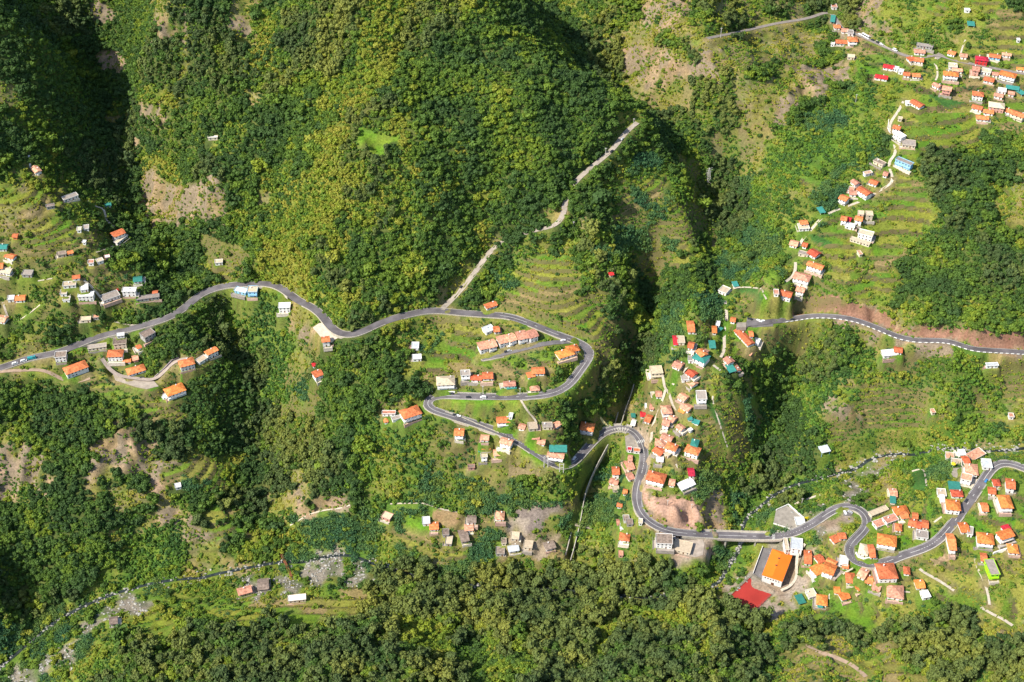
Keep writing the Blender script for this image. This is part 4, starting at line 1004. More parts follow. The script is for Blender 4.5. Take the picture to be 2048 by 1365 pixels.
def roof_mb(L, D, H0, rt, ov=.55, hip=None):
    mb = MB(); l, d = L/2+ov, D/2+ov; th = .18; rs = math.tan(R(24))*min(l, d) if rt in 'hg' else 0
    if rt in 'hg':
        rl = max(l-d, .05) if rt == 'h' else l
        if D > L and rt == 'h': rl = .05
        y0 = max(d-l, 0) if (D > L and rt == 'h') else 0
        zr = H0+(math.tan(R(24))*min(l, d) if rt == 'h' else math.tan(R(20))*d)
        for dz in (0,):
            e = [(-l,-d,H0-.1),(l,-d,H0-.1),(l,d,H0-.1),(-l,d,H0-.1)]; u = [(p[0],p[1],H0+th-.1) for p in e]
            rg_ = [(-rl,-y0,zr+th),(rl,-y0,zr+th),(rl,y0,zr+th),(-rl,y0,zr+th)]
            if y0 == 0: vs = e+u+[(-rl,0,zr+th),(rl,0,zr+th)]; fs = [(4,5,9,8),(6,7,8,9),(5,6,9),(7,4,8)]
            else: vs = e+u+[(0,-y0,zr+th),(0,y0,zr+th)]; fs = [(4,5,8),(5,6,9,8),(6,7,9),(7,4,8,9)]
            mb.add(vs, fs+[(0,3,2,1),(0,1,5,4),(1,2,6,5),(2,3,7,6),(3,0,4,7)])
        top = zr+th
    elif rt == 's':
        mb.add([(-l,-d,H0-.35),(l,-d,H0-.35),(l,d,H0+.25),(-l,d,H0+.25),(-l,-d,H0-.23),(l,-d,H0-.23),(l,d,H0+.37),(-l,d,H0+.37)], [(0,3,2,1),(4,5,6,7),(0,1,5,4),(1,2,6,5),(2,3,7,6),(3,0,4,7)]); top = H0+.3
    else:
        l, d = L/2+.2, D/2+.2; mb.box(-l, l, -d, d, H0, H0+.22); top = H0+.22
    return mb, top
GROUPS = {'house': 'village houses on the slopes', 'shed': 'sheds and canopies among the houses', 'outbuilding': 'small flat-roofed outbuildings'}
seen = set()
for s in SITES:
    L_, D_, st, rt, rc, wc = s['L'], s['D'], s['st'], s['rt'], s['rc'], s['wc']; H0 = st*2.8
    if rt == 's': H0 = 2.5
    small = L_*D_ < 30 and st == 1
    cat = 'shed' if rt == 's' or (small and rc in 'nkcwm') else 'house'
    if not small and rt == 'f' and st == 1 and cat == 'house': cat = 'outbuilding' if L_*D_ < 55 else 'house'
    sh = {'h': 'hip', 'g': 'gable', 'f': 'flat', 's': 'lean-to'}[rt]
    lab = f"{RNAME[rc]} {sh}-roofed {cat if cat != 'house' or st == 1 else 'house'}, {s['phr']}"
    assert lab not in seen; seen.add(lab)
    r = root({'house': 'house', 'shed': 'shed', 'outbuilding': 'outbuilding'}[cat], (s['x'], s['y'], s['z']), s['yaw'], lab, cat, GROUPS[cat])
    cs, sn = math.cos(s['yaw']), math.sin(s['yaw'])
    def hz_(u, v): return float(height(s['x']+u*cs-v*sn, s['y']+u*sn+v*cs))-s['z']
    cor = [hz_(u, v) for u in (-L_/2, 0, L_/2) for v in (-D_/2, D_/2)]; low = max(min(cor+[0])-.8, -5); lf = max(hz_(0, -D_/2-.6), low)
    wm = MB(); l, d = L_/2-.25, D_/2-.25
    if rt == 's' and not small:
        for u in (-l, l):
            for v in (-d, d): wm.box(u-.12, u+.12, v-.12, v+.12, low, H0-.3 if v < 0 else H0+.2)
        wm.box(-l, l, d-.1, d+.05, low, H0+.1)
    else:
        wm.box(-l, l, -d, d, low, H0-(.35 if rt == 's' else 0)+(.0))
    if rt == 'g':
        zr = H0+math.tan(R(20))*(D_/2+.55)+.02
        for u in (-l, l-.0):
            e = .25 if u < 0 else -.25
            wm.add([(u,-d,H0-.02),(u,d,H0-.02),(u,0,zr-.12),(u+e,-d,H0-.02),(u+e,d,H0-.02),(u+e,0,zr-.12)], [(0,2,1),(3,4,5),(0,1,4,3),(1,2,5,4),(2,0,3,5)])
    if rt == 'f':
        for a in ((-L_/2-.2, L_/2+.2, -D_/2-.2, -D_/2), (-L_/2-.2, L_/2+.2, D_/2, D_/2+.2), (-L_/2-.2, -L_/2, -D_/2, D_/2), (L_/2, L_/2+.2, -D_/2, D_/2)): wm.box(*a, H0+.222, H0+.75)
    wm.build('wall', M_WALL[wc], r)
    rm_, top = roof_mb(L_, D_, H0+.002, rt); ro = rm_.build('roof', M_ROOF[rc], r)
    if rt in 'hg' and L_*D_ > 40 and rh.random() < .6: link('chimney', CHIM, ro, (rh.uniform(-.3, .3)*L_, D_*.22, top-.35))
    if rt == 'h' and rc in 'ob' and L_ > D_:
        pass
    if rt in 'fg' and wc != 'g' and L_*D_ > 45 and rh.random() < .35 and rt == 'f': link('water_tank', TANKM, ro, (rh.uniform(-.3, .3)*L_, D_*.2, H0+.24))
    if rt != 's' or small:
        cnt = 0; n = max(1, int((L_-.6)/2.9)); nb = st+max(0, int(-lf/2.9)) if not small else 1
        for k in range(nb):
            z0 = (st-1-k)*2.8+1.55
            if z0-.8 < lf: break
            for i in range(n):
                if cnt >= 9: break
                u = (i+.5)/n*2*l-l
                if k == st-1 and i == n//2 and not small: link('door', DOORM, r, (u, -d-.01, 0.02))
                else: link('window', WINM, r, (u, -d-.01, z0)); cnt += 1
        side = -l if math.sin(s['yaw']) > -.2 else -l
        if not small and D_ > 5:
            for q in range(2 if D_ > 7.5 else 1):
                v = (q+.5)/(2 if D_ > 7.5 else 1)*2*d-d; link('window', WINM, r, (-l-.01, v, (st-1)*2.8+1.55), -math.pi/2)
    if st >= 2 and rt != 's' and rh.random() < .6:
        b_ = MB().box(-l+.2, l-.2, -d-1.5, -d-.003, 2.55, 2.72).box(-l+.2, l-.2, -d-1.5, -d-1.38, 2.72, 3.5); b_.build('balcony', M_WALL[wc], r)
    if not small and rt != 's' and cat == 'house' and rh.random() < .8 and DR[np.clip(GX.searchsorted(s['x']), 0, nx-1), np.clip(GY.searchsorted(s['y']-D_/2-3), 0, ny-1)] > 2.5:
        pd = rh.uniform(1.6, 3.4); lo = max(min(hz_(-l, -d-pd), hz_(l, -d-pd), 0)-.4, -3); u0 = -l-rh.choice([0, 1, 2.5]); u1 = l+rh.choice([0, .5, 2])
        pm = MB().box(u0, u1, -d-pd, -d-.01, lo, -.15).box(u0, u1, -d-pd, -d-pd+.2, -.15, .65).box(u0, u0+.2, -d-pd+.2, -d-.02, -.15, .65); pm.build('patio', rh.choice(M_PATIO), r)
    if not small and rt != 's' and rh.random() < .5:   # paved side yard with a low wall and steps
        sd = rh.choice([-1, 1]); w3 = rh.uniform(1.6, 3.2); i3 = int(np.clip(GX.searchsorted(s['x']+sd*(l+w3)*cs), 0, nx-1)); j3 = int(np.clip(GY.searchsorted(s['y']+sd*(l+w3)*sn), 0, ny-1))
        if DR[i3, j3] > 2:
            xa, xb = sorted((sd*(l+.01), sd*(l+w3))); ym = MB().box(xa, xb, -d, d+1.2, -2, .06).box(xb-.2 if sd > 0 else xa, xb if sd > 0 else xa+.2, -d, d+1.2, .06, .9)
            for q in range(3): ym.box(xa+.3, xb-.3, d+1.2+q*.35, d+1.55+q*.35, -1, .25+q*.2)
            ym.build('side_yard', rh.choice(M_PATIO), r)

# ------------------------------------------------------------ the sports hall


h = HALL; r = root('sports_hall', (h['x'], h['y'], h['z']), h['yaw'], 'large sports hall with one huge bright orange roof and white end wall', 'sports hall')
L_, D_ = h['L'], h['D']; H0 = 7.6
wm = MB().box(-L_/2+.4, L_/2-.4, -D_/2+.5, D_/2-.5, -4, H0)
wm.build('wall', M_WALL['w'], r)
mb = MB(); l, d = L_/2, D_/2; zr = H0+2.6; hp_ = 4.5
mb.add([(-l,-d,H0-.1),(l,-d,H0-.1),(l,d,H0-.1),(-l,d,H0-.1),(-l,-d,H0+.15),(l,-d,H0+.15),(l,d,H0+.15),(-l,d,H0+.15),(-l+.3,0,zr),(l-hp_,0,zr)],
       [(0,3,2,1),(0,1,5,4),(1,2,6,5),(2,3,7,6),(3,0,4,7),(4,5,9,8),(6,7,8,9),(5,6,9),(7,4,8)])
ro = mb.build('roof', mat('hall_roof', (.80,.17,.02), .8, .05, .10, 0), r)
VENT = MB().box(-.5, .5, -.5, .5, -1, .6).box(-.7, .7, -.7, .7, .6, .75).mesh('vent', [mat('vent_dark', (.12,.06,.04))])
for u in (-3, 5): link('vent', VENT, ro, (u, .4, zr-.3))
gb = MB().add([(-l+.35,-d+.5,H0-.02),(-l+.35,d-.5,H0-.02),(-l+.35,0,zr-.2),(-l+.6,-d+.5,H0-.02),(-l+.6,d-.5,H0-.02),(-l+.6,0,zr-.2)], [(0,2,1),(3,4,5),(0,1,4,3),(1,2,5,4),(2,0,3,5)]); gb.build('gable', M_WALL['w'], r)
for v in (-5.5, -3.3, -1.1, 1.1, 3.3, 5.5): link('window', WINM, r, (-l+.38, v, 5.6), -math.pi/2)
dq = MB().box(-.06, .06, -1.2, 1.2, -.5, 2.2); dq.build('door', M_DOOR, r).location = (-l+.36, -1, 0)
# fence round the red court
cp_ = [p for p in padinfo if p[0] == 'sports_court'][0]; poly, zz = cp_[2], cp_[3]
fr_ = root('court_fence', (poly[0][0], poly[0][1], zz), 0, 'dark post and wire fence round the red sports court', 'fence'); fx0, fy0 = poly[0]
pm_, wr = MB(), MB()
for i in range(4):
    a, b_ = poly[i], poly[(i+1) % 4]; n = int(math.dist(a, b_)/4)
    for k in range(n):
        x = a[0]+(b_[0]-a[0])*k/n-fx0; y = a[1]+(b_[1]-a[1])*k/n-fy0; pm_.bar((x, y, -1), (x, y, 3), .09, 4)
    for hgt in (.3, 1.6, 2.95): wr.bar((a[0]-fx0, a[1]-fy0, hgt), (b_[0]-fx0, b_[1]-fy0, hgt), .06, 4)
pm_.build('post', mat('fence_steel', (.10,.11,.10)), fr_); wr.build('rail', mat('fence_rail', (.16,.17,.15)), fr_)
# walls of yards
def lowwall(crop, pts, h_, th, m_, label, cat='wall', name='retaining_wall', down=3, z=None):
    q = np.array(cpoly(crop, pts)); x, y, zz_ = hit(q[:, 0], q[:, 1]); mb = MB()
    for i in range(len(q)-1):
        dx, dy = x[i+1]-x[i], y[i+1]-y[i]; n_ = math.hypot(dx, dy); ox, oy = -dy/n_*th/2, dx/n_*th/2; zt = (zz_[i], zz_[i+1]) if z is None else (z, z)
        P = [(x[i]-ox, y[i]-oy), (x[i+1]-ox, y[i+1]-oy), (x[i+1]+ox, y[i+1]+oy), (x[i]+ox, y[i]+oy)]
        zz2 = [zt[0], zt[1], zt[1], zt[0]]
        a = sum(P[k][0]*P[(k+1) % 4][1]-P[(k+1) % 4][0]*P[k][1] for k in range(4))
        if a < 0: P = P[::-1]; zz2 = zz2[::-1]
        mb.prism(P, [v-down for v in zz2], [v+h_ for v in zz2])
    return tag(mb.build(name, m_), label, cat)
M_WHT = mat('white_wall', (.72,.70,.66), .9, .6, .12, 0)
lowwall('K', [(1545,290),(1660,238),(1745,312),(1815,375)], 1.8, .5, M_WHT, 'long white wall closing the back of the walled lot by the bridge')
lowwall('K', [(1520,412),(1700,470)], 1.2, .5, M_WHT, 'short pale wall between the walled lot and the road')
lowwall('K', [(1420,630),(1330,880)], 2.0, .4, M_WHT, 'pale wall along the left side of the grey school yard')
lowwall('D', [(848,742),(868,760),(960,745),(1062,722)], .8, .6, mat('tall_concrete_wall', (.40,.35,.29), .9, .3, .2, 0), 'tall smooth concrete wall under the twin houses service road', down=7)
lowwall('E', [(700,205),(850,255),(1000,320),(1200,400)], .6, .7, M_STONE, 'rough stone wall holding the lower hairpin road', down=5)
lowwall('D', [(380,1052),(605,1052)], 1.6, .4, M_WHT, 'white garden wall under the pale beige hip roof')
lowwall('A', [(300,70),(298,110),(315,185),(345,225),(400,270)], 1.5, 1.6, M_WHT, 'white stepped wall climbing the upper left wooded spur')
lowwall('L', [(1035,725),(1060,780),(1150,810),(1270,790)], 1.2, .8, M_WHT, 'curved white wall on the inside of the lower hairpin')
lowwall('B', [(1580,1110),(1690,1010),(1760,935),(1830,905)], 1.8, .6, mat('purple_wall', (.30,.24,.26), .9, .4, .2, 0), 'dark purplish wall curving along the hamlet road', down=3)
lowwall('N', [(1560,600),(1640,570),(1760,535)], 2.2, .8, M_WHT, 'long white garden wall near the right edge')
lowwall('F', [(345,318),(430,408)], .9, .9, mat('yellow_pipe_wall', (.62,.52,.25)), 'straight yellowish ramp wall behind the bridge curve')
lowwall('J', [(690,200),(680,290),(735,400)], .8, .5, M_WHT, 'white kerb wall on the upper bend of the ridge lane')
lowwall('I', [(395,345),(480,360),(600,430),(700,500)], .8, .4, M_STONE, 'pale wall along the road into the upper village')
# the side channel's walls
def canal_wall(off, lab):
    mb = wallstrip(NX_, NY_, NZ_, off, .6, .5, 5, sel=~((np.abs(NY_-unproj(1238, 853, 48)[1]) < 9)))
    tag(mb.build('channel_wall', M_CONC), lab, 'wall')
canal_wall(-3.0, 'straight concrete wall on the right bank of the narrow side channel'); canal_wall(2.4, 'straight concrete wall on the left bank of the narrow side channel')

# ------------------------------------------------------------ bridges
X, Y, Z, fx = SURV['main']; nx_, ny_ = normals(X, Y)
def bridge(sel, label, piers):
    ii = np.where(sel)[0]; i0, i1 = ii[0]-3, ii[-1]+4; c_ = (float(X[(i0+i1)//2]), float(Y[(i0+i1)//2]), float(Z[(i0+i1)//2])); r = root('road_bridge', c_, 0, label, 'bridge')
    s_ = slice(i0, i1); x, y, z = X[s_]-c_[0], Y[s_]-c_[1], Z[s_]-c_[2]
    ox = nx_[s_]; oy = ny_[s_]
    def strip(o0, o1, zb, zt, name, m_):
        mb = MB(); prev = None
        for i in range(len(x)):
            n = len(mb.v)
            for o_, dz in ((o0, zb), (o1, zb), (o1, zt), (o0, zt)): mb.v.append((x[i]+ox[i]*o_, y[i]+oy[i]*o_, z[i]+dz))
            if prev is not None:
                for k in range(4): mb.f.append((prev+k, prev+(k+1) % 4, n+(k+1) % 4, n+k)); mb.m.append(0)
            prev = n
        mb.f += [(0, 3, 2, 1), (prev, prev+1, prev+2, prev+3)]; mb.m += [0, 0]; return mb.build(name, m_, r)
    strip(-5.2, 5.2, -1.3, -.02, 'deck', M_CONC); strip(-5.2, -4.9, -.02, .9, 'parapet', M_STONE); strip(4.9, 5.2, -.02, .9, 'parapet', M_STONE)
    for f_ in piers:
        k = int(f_*(len(x)-1)); gz = float(height(X[i0+k], Y[i0+k]))-c_[2]-2
        for o_ in (-3.2, 3.2): MB().box(-.6, .6, -.6, .6, gz, z[k]-1.3).build('pier', M_CONC, r).location = (x[k]+ox[k]*o_, y[k]+oy[k]*o_, 0)
bridge(bridge_skip['main'](fx) & (fx > 1400), 'long straight concrete road bridge over the river', (.3, .7))
bridge(bridge_skip['main'](fx) & (fx < 1400), 'short curved road bridge over the narrow side channel', (.5,))
def footbridge(p, q, w_, m_, label, mt=None):
    a = hit([p[0]], [p[1]]); b_ = hit([q[0]], [q[1]]); A_ = Vector((a[0][0], a[1][0], a[2][0]+1)); B_ = Vector((b_[0][0], b_[1][0], b_[2][0]+1)); mid = (A_+B_)/2
    r = root('footbridge', mid, 0, label, 'footbridge'); d_ = (B_-A_).normalized(); s_ = Vector((-d_.y, d_.x, 0)).normalized()*w_/2
    mb = MB()
    for o_ in (Vector((0, 0, 0)),):
        v = [A_-mid-s_, A_-mid+s_, B_-mid+s_, B_-mid-s_]; lo_ = [p_-Vector((0, 0, .3)) for p_ in v]; mb.add(lo_+v, [(0,1,2,3),(7,6,5,4),(0,4,5,1),(1,5,6,2),(2,6,7,3),(3,7,4,0)])
    mb.build('deck', m_, r)
    for sg in (-1, 1):
        g = MB(); g.bar(A_-mid+s_*sg+Vector((0, 0, 1)), B_-mid+s_*sg+Vector((0, 0, 1)), .09, 4)
        for k in range(7): p_ = A_-mid+(B_-A_)*k/6+s_*sg; g.bar(p_, p_+Vector((0, 0, 1)), .06, 4)
        g.build('railing', m_, r)
M_RUST = mat('rusty_steel', (.22,.09,.04), .8, 1, .3, 0)
footbridge((562, 1109), (583, 1155), 1.8, M_RUST, 'rusty brown footbridge over the river at the left gully mouth')
footbridge((1150, 1052), (1184, 1059), 1.6, mat('pale_wood', (.42,.36,.28)), 'narrow pale footbridge across the side channel')

# ------------------------------------------------------------ poles and pylons
M_POLE = mat('pole_concrete', (.55,.53,.49), .9, 2, .1, 0); M_WIRE = mat('wire', (.18,.18,.18))
def pole(px, py, h_, label, hframe=False, grp=None):
    a = hit([px], [py]); x, y, z = float(a[0][0]), float(a[1][0]), float(a[2][0]); r = root('utility_pole', (x, y, z), 0, label, 'utility pole', grp)
    mb = MB()
    for u in ((-1.6, 1.6) if hframe else (0,)):
        mb.bar((u, 0, -1), (u, 0, h_), .32 if hframe else .2, 6)
    mb.build('post', M_POLE, r); c2 = MB().box(-2.2 if hframe else -1, 2.2 if hframe else 1, -.15, .15, h_-.8, h_-.5)
    if hframe: c2.box(-1.6, 1.6, -.12, .12, h_*.55, h_*.55+.25)
    c2.build('crossarm', M_POLE, r); return Vector((x, y, z+h_-.4))
g1 = 'utility poles along the roads'
pa = pole(1092, 934, 12, 'twin-legged white pole left at the sharp road bend', True)
pb = pole(1123, 945, 10, 'twin-legged white pole right at the sharp road bend', True)
for px, py, h_, lb in ((1441, 76, 11, 'pole on the top road above the brown cliff'), (1267, 256, 10, 'pole where the pale side road enters the wood'), (1211, 313, 9, 'pole halfway up the pale side road'), (1147, 460, 9, 'pole below the side road bend'),
     (1335, 1010, 6, 'left lamp pole on the bare pinkish ground'), (1383, 1018, 6, 'right lamp pole on the bare pinkish ground'), (1040, 790, 8, 'slim pole at the middle road where the footpath drops'), (966, 786, 8, 'slim pole on the middle road opposite the metal cars'),
     (1237, 868, 8, 'slim pole on the curve over the side channel'), (1711, 205, 9, 'pole on the meadow slope under the cliff-top pair'), (878, 780, 8, 'slim pole beside the white garden wall'), (1603, 1010, 8, 'pole beside the yellow sign of the walled lot')):
    pole(px, py, h_, lb, False, g1)
def pylon(px, py, h_, label):
    a = hit([px], [py]); r = root('pylon', (float(a[0][0]), float(a[1][0]), float(a[2][0])), .4, label, 'pylon'); mb = MB(); b_ = 2.2; n = 6
    def P(k, i): t = k/n; w2 = b_*(1-t)+.35*t; return Vector((w2*(1 if i in (0, 3) else -1), w2*(1 if i < 2 else -1), h_*t))
    for i in range(4):
        mb.bar(P(0, i)-Vector((0, 0, 1)), P(n, i), .16, 4)
        for k in range(n): mb.bar(P(k, i), P(k+1, (i+1) % 4), .1, 4); mb.bar(P(k+1, i), P(k+1, (i+1) % 4), .1, 4)
    mb.build('mast', M_POLE, r); ar = MB()
    for z_ in (.72, .86, .98): ar.bar((-3.4, 0, h_*z_), (3.4, 0, h_*z_), .14, 4)
    ar.build('arm', M_POLE, r)
pylon(1416, 366, 17, 'white lattice pylon on the dark wooded rim of the gorge')

# ------------------------------------------------------------ vehicles
def car_meshes(kind, col):
    L_, W_, hb, hr = {'car': (4.3, 1.8, .85, 1.45), 'van': (5.2, 2.0, 1.1, 2.2), 'truck': (7.5, 2.3, 1.2, 2.6), 'bus': (10.5, 2.5, 1.2, 3.0)}[kind]
    b_ = MB().box(-L_/2, L_/2, -W_/2, W_/2, .35, hb); c_ = MB(); g_ = MB()
    f0, f1 = {'car': (-.32, .22), 'van': (-.47, .33), 'truck': (.2, .46), 'bus': (-.49, .48)}[kind]; x0, x1 = f0*L_, f1*L_; i_ = .16
    c_.add([(x0,-W_/2+.05,hb),(x1,-W_/2+.05,hb),(x1,W_/2-.05,hb),(x0,W_/2-.05,hb),(x0+i_,-W_/2+.18,hr),(x1-.45,-W_/2+.18,hr),(x1-.45,W_/2-.18,hr),(x0+i_,W_/2-.18,hr)], [(4,5,6,7),(0,1,5,4),(1,2,6,5),(2,3,7,6),(3,0,4,7),(0,3,2,1)], 0)
    if kind == 'truck': c_.box(-L_/2+.1, .12*L_, -W_/2+.1, W_/2-.1, hb, 2.3)
    for sg in (-1, 1): g_.add([(x0+.35, sg*(W_/2-.06), hb+.06), (x1-.3, sg*(W_/2-.06), hb+.06), (x1-.5, sg*(W_/2-.15), hr-.12), (x0+.4, sg*(W_/2-.15), hr-.12)], [(0, 1, 2, 3)])
    g_.add([(x1-.02+.03, -W_/2+.2, hb+.05), (x1+.01, W_/2-.2, hb+.05), (x1-.38, W_/2-.3, hr-.1), (x1-.38, -W_/2+.3, hr-.1)], [(0, 1, 2, 3)])
    m_ = mat('paint_'+col, {'white': (.75,.75,.76), 'dark': (.03,.035,.045), 'red': (.45,.03,.03), 'blue': (.05,.2,.45), 'silver': (.40,.41,.43), 'teal': (.03,.3,.35)}[col], .35, 1, .03, .05, spec=.5)
    wl = MB(); wl.bar((0, -.11, 0), (0, .11, 0), .34, 10)
    return dict(body=b_.mesh('body', m_), cabin=c_.mesh('cabin', m_), glass=g_.mesh('glass', M_WIN), wheel=wl.mesh('wheel', mat('tyre', (.02,.02,.02))), L=L_, W=W_)
CARM = {}
CARS = [('truck','teal',66,718,'road','teal and brown lorry following two vans on the left road'),('van','white',45,725,'road','second white van in the row on the left road'),('van','white',30,730,'road','foremost white van at the left end of the main road'),
 ('car','white',919,833,'road','white car on the lower hairpin road'),('car','dark',909,829,'road','dark car just behind the white one on the lower hairpin road'),('van','white',964,797,'road','white pickup stopped on the middle road'),('car','dark',937,796,'road','dark car left of the white pickup'),
 ('car','white',1124,683,'road','white car where the service road joins'),('car','silver',1018,702,'road','silver car parked before the middle twin house'),('car','dark',1012,705,'road','dark car parked before the middle twin house'),('car','dark',903,784,'road','dark car beside the white garden wall'),
 ('car','white',1144,915,'road','white car at the outer side of the sharp bend'),('car','white',1517,643,'park','left white car in the ridge car park'),('car','white',1525,644,'park','right white car in the ridge car park'),('car','dark',1500,640,'park','dark car at the end of the ridge car park'),
 ('car','white',1349,1076,'park','white car nearest the shop'),('car','silver',1352,1082,'park','silver car next to the shop'),('car','dark',1362,1077,'park','dark car in front of the shop forecourt'),('car','white',1351,1088,'park','white car lowest beside the shop'),
 ('car','white',1722,70,'road','white car last in line on the top road'),('bus','white',1735,75,'road','cream bus in line on the top road'),('car','dark',1748,82,'road','dark car behind the bus on the top road'),('car','dark',1757,87,'road','second dark car behind the bus on the top road'),
 ('car','white',1764,91,'road','white car in the middle of the top road'),('van','white',1789,102,'road','white van entering the upper village'),('car','white',1690,1027,'park','white car in the lay-by inside the hairpin'),('car','silver',1700,1026,'park','silver car in the lay-by inside the hairpin'),
 ('car','blue',1975,964,'road','pale blue car parked across from the estate'),('car','dark',1928,1001,'road','dark car stopped above the top straight'),('car','dark',920,576,'road','dark car on the pale side road above the junction'),('car','dark',1221,305,'road','dark car halfway up the pale side road'),
 ('car','silver',1240,280,'road','silver car near the top of the pale side road'),('car','red',235,581,'park','red car beside the row of dark windows'),('car','red',1258,900,'park','red car in the bus stop yard'),('car','dark',283,757,'park','black car on the concrete forecourt of the left hamlet'),
 ('car','dark',1584,637,'road','dark car on the right road above the cutting'),('car','white',1372,1099,'park','white car on the shop forecourt')]
gp = 'vehicles on the valley roads'
for kind, cl, px, py, wh, lb in CARS:
    if (kind, cl) not in CARM: CARM[(kind, cl)] = car_meshes(kind, cl)
    M_ = CARM[(kind, cl)]; a = hit([px], [py]); x, y, z = float(a[0][0]), float(a[1][0]), float(a[2][0])+.35; yaw = random.uniform(0, 3)
    if wh == 'road':
        best = None
        for k, (X_, Y_, Z_, f_) in SURV.items():
            j = int(np.argmin((X_-x)**2+(Y_-y)**2)); dd = math.hypot(X_[j]-x, Y_[j]-y)
            if best is None or dd < best[0]: best = (dd, k, j)
        _, k, j = best; X_, Y_, Z_, f_ = SURV[k]; nn = normals(X_, Y_); off = max(-ROADS[k][0]*.28, min(ROADS[k][0]*.28, (x-X_[j])*nn[0][j]+(y-Y_[j])*nn[1][j]))
        if abs(off) < .8: off = -1.6
        x, y, z = X_[j]+nn[0][j]*off, Y_[j]+nn[1][j]*off, Z_[j]+.03; yaw = math.atan2(-nn[0][j], nn[1][j])
    else:
        for nm, mt, poly, zz, _l, _c in padinfo:
            if inpoly(np.array([x]), np.array([y]), poly)[0]: z = zz+.05; break
    r = root('truck' if kind == 'truck' else kind, (x, y, z), yaw, lb, kind if kind != 'truck' else 'lorry', gp)
    link('body', M_['body'], r); cb = link('cabin', M_['cabin'], r); link('window', M_['glass'], cb)
    for u in (-.31, .31):
        for v in (-.5, .5): link('wheel', M_['wheel'], r, (u*M_['L'], v*(M_['W']-.15), .34))
# yellow sign by the walled lot, yellow parasol on the estate
def at_(px, py): a = hit([px], [py]); return (float(a[0][0]), float(a[1][0]), float(a[2][0]))
r = root('parasol', at_(1905, 935), 0, 'yellow parasol on the beige roof of the estate', 'parasol'); MB().bar((0, 0, 0), (0, 0, 5), .1).build('pole', M_POLE, r)
cn = MB(); cn.add([(2*math.cos(k*math.pi/4), 2*math.sin(k*math.pi/4), 4.4) for k in range(8)]+[(0, 0, 5.3)], [(k, (k+1) % 8, 8) for k in range(8)]); cn.build('canopy', mat('yellow_cloth', (.85,.7,.03)), r)
r = root('road_sign', at_(1610, 1040), .2, 'bright yellow board beside the walled lot', 'sign'); MB().box(-2.6, 2.6, -.1, .1, .8, 3.2).build('board', mat('yellow_paint', (.85,.68,.02)), r)
q_ = MB(); q_.bar((-2, .2, -.5), (-2, .2, 3), .1, 5); q_.bar((2, .2, -.5), (2, .2, 3), .1, 5); q_.build('post', M_POLE, r)
# ------------------------------------------------------------ plants
def ramp_mat(name, stops, leafn=.9):
    m, t, b = nt(name); L = t.links.new; b.inputs['Roughness'].default_value = .7; b.inputs['Specular IOR Level'].default_value = .2
    at = N(t, 'ShaderNodeAttribute', attribute_name='tint', attribute_type='INSTANCER'); cr = N(t, 'ShaderNodeValToRGB')
    e = cr.color_ramp.elements; e[0].position = stops[0][0]; e[0].color = (*stops[0][1], 1); e[1].position = stops[-1][0]; e[1].color = (*stops[-1][1], 1)
    for p, c_ in stops[1:-1]: n = e.new(p); n.color = (*c_, 1)
    tc = N(t, 'ShaderNodeNewGeometry'); no = N(t, 'ShaderNodeTexNoise'); no.inputs['Scale'].default_value = leafn; no.inputs['Detail'].default_value = 3; L(tc.outputs['Position'], no.inputs['Vector'])
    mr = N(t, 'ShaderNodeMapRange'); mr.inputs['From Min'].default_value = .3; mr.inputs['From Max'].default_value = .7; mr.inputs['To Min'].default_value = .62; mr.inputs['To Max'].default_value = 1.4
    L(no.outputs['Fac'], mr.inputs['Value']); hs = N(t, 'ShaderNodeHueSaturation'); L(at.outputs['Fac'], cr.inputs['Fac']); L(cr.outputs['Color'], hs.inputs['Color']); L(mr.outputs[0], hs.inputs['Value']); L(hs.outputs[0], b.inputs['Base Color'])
    return m
M_BROAD = ramp_mat('broadleaf', [(0,(.038,.078,.020)),(.35,(.062,.118,.018)),(.6,(.105,.168,.018)),(.8,(.165,.215,.018)),(1,(.21,.225,.028))])
M_EUC = ramp_mat('eucalyptus', [(0,(.055,.088,.028)),(.5,(.105,.138,.034)),(1,(.18,.195,.036))])
M_BUSH = ramp_mat('bush', [(0,(.042,.10,.022)),(.4,(.08,.165,.020)),(.7,(.145,.22,.020)),(1,(.26,.25,.035))])
M_CANE = ramp_mat('cane', [(0,(.045,.12,.05)),(.5,(.085,.17,.05)),(1,(.15,.21,.04))])
M_BARK = mat('bark', (.16,.12,.09), .9, 3, .3, .1)
TINT = {0: M_BROAD}
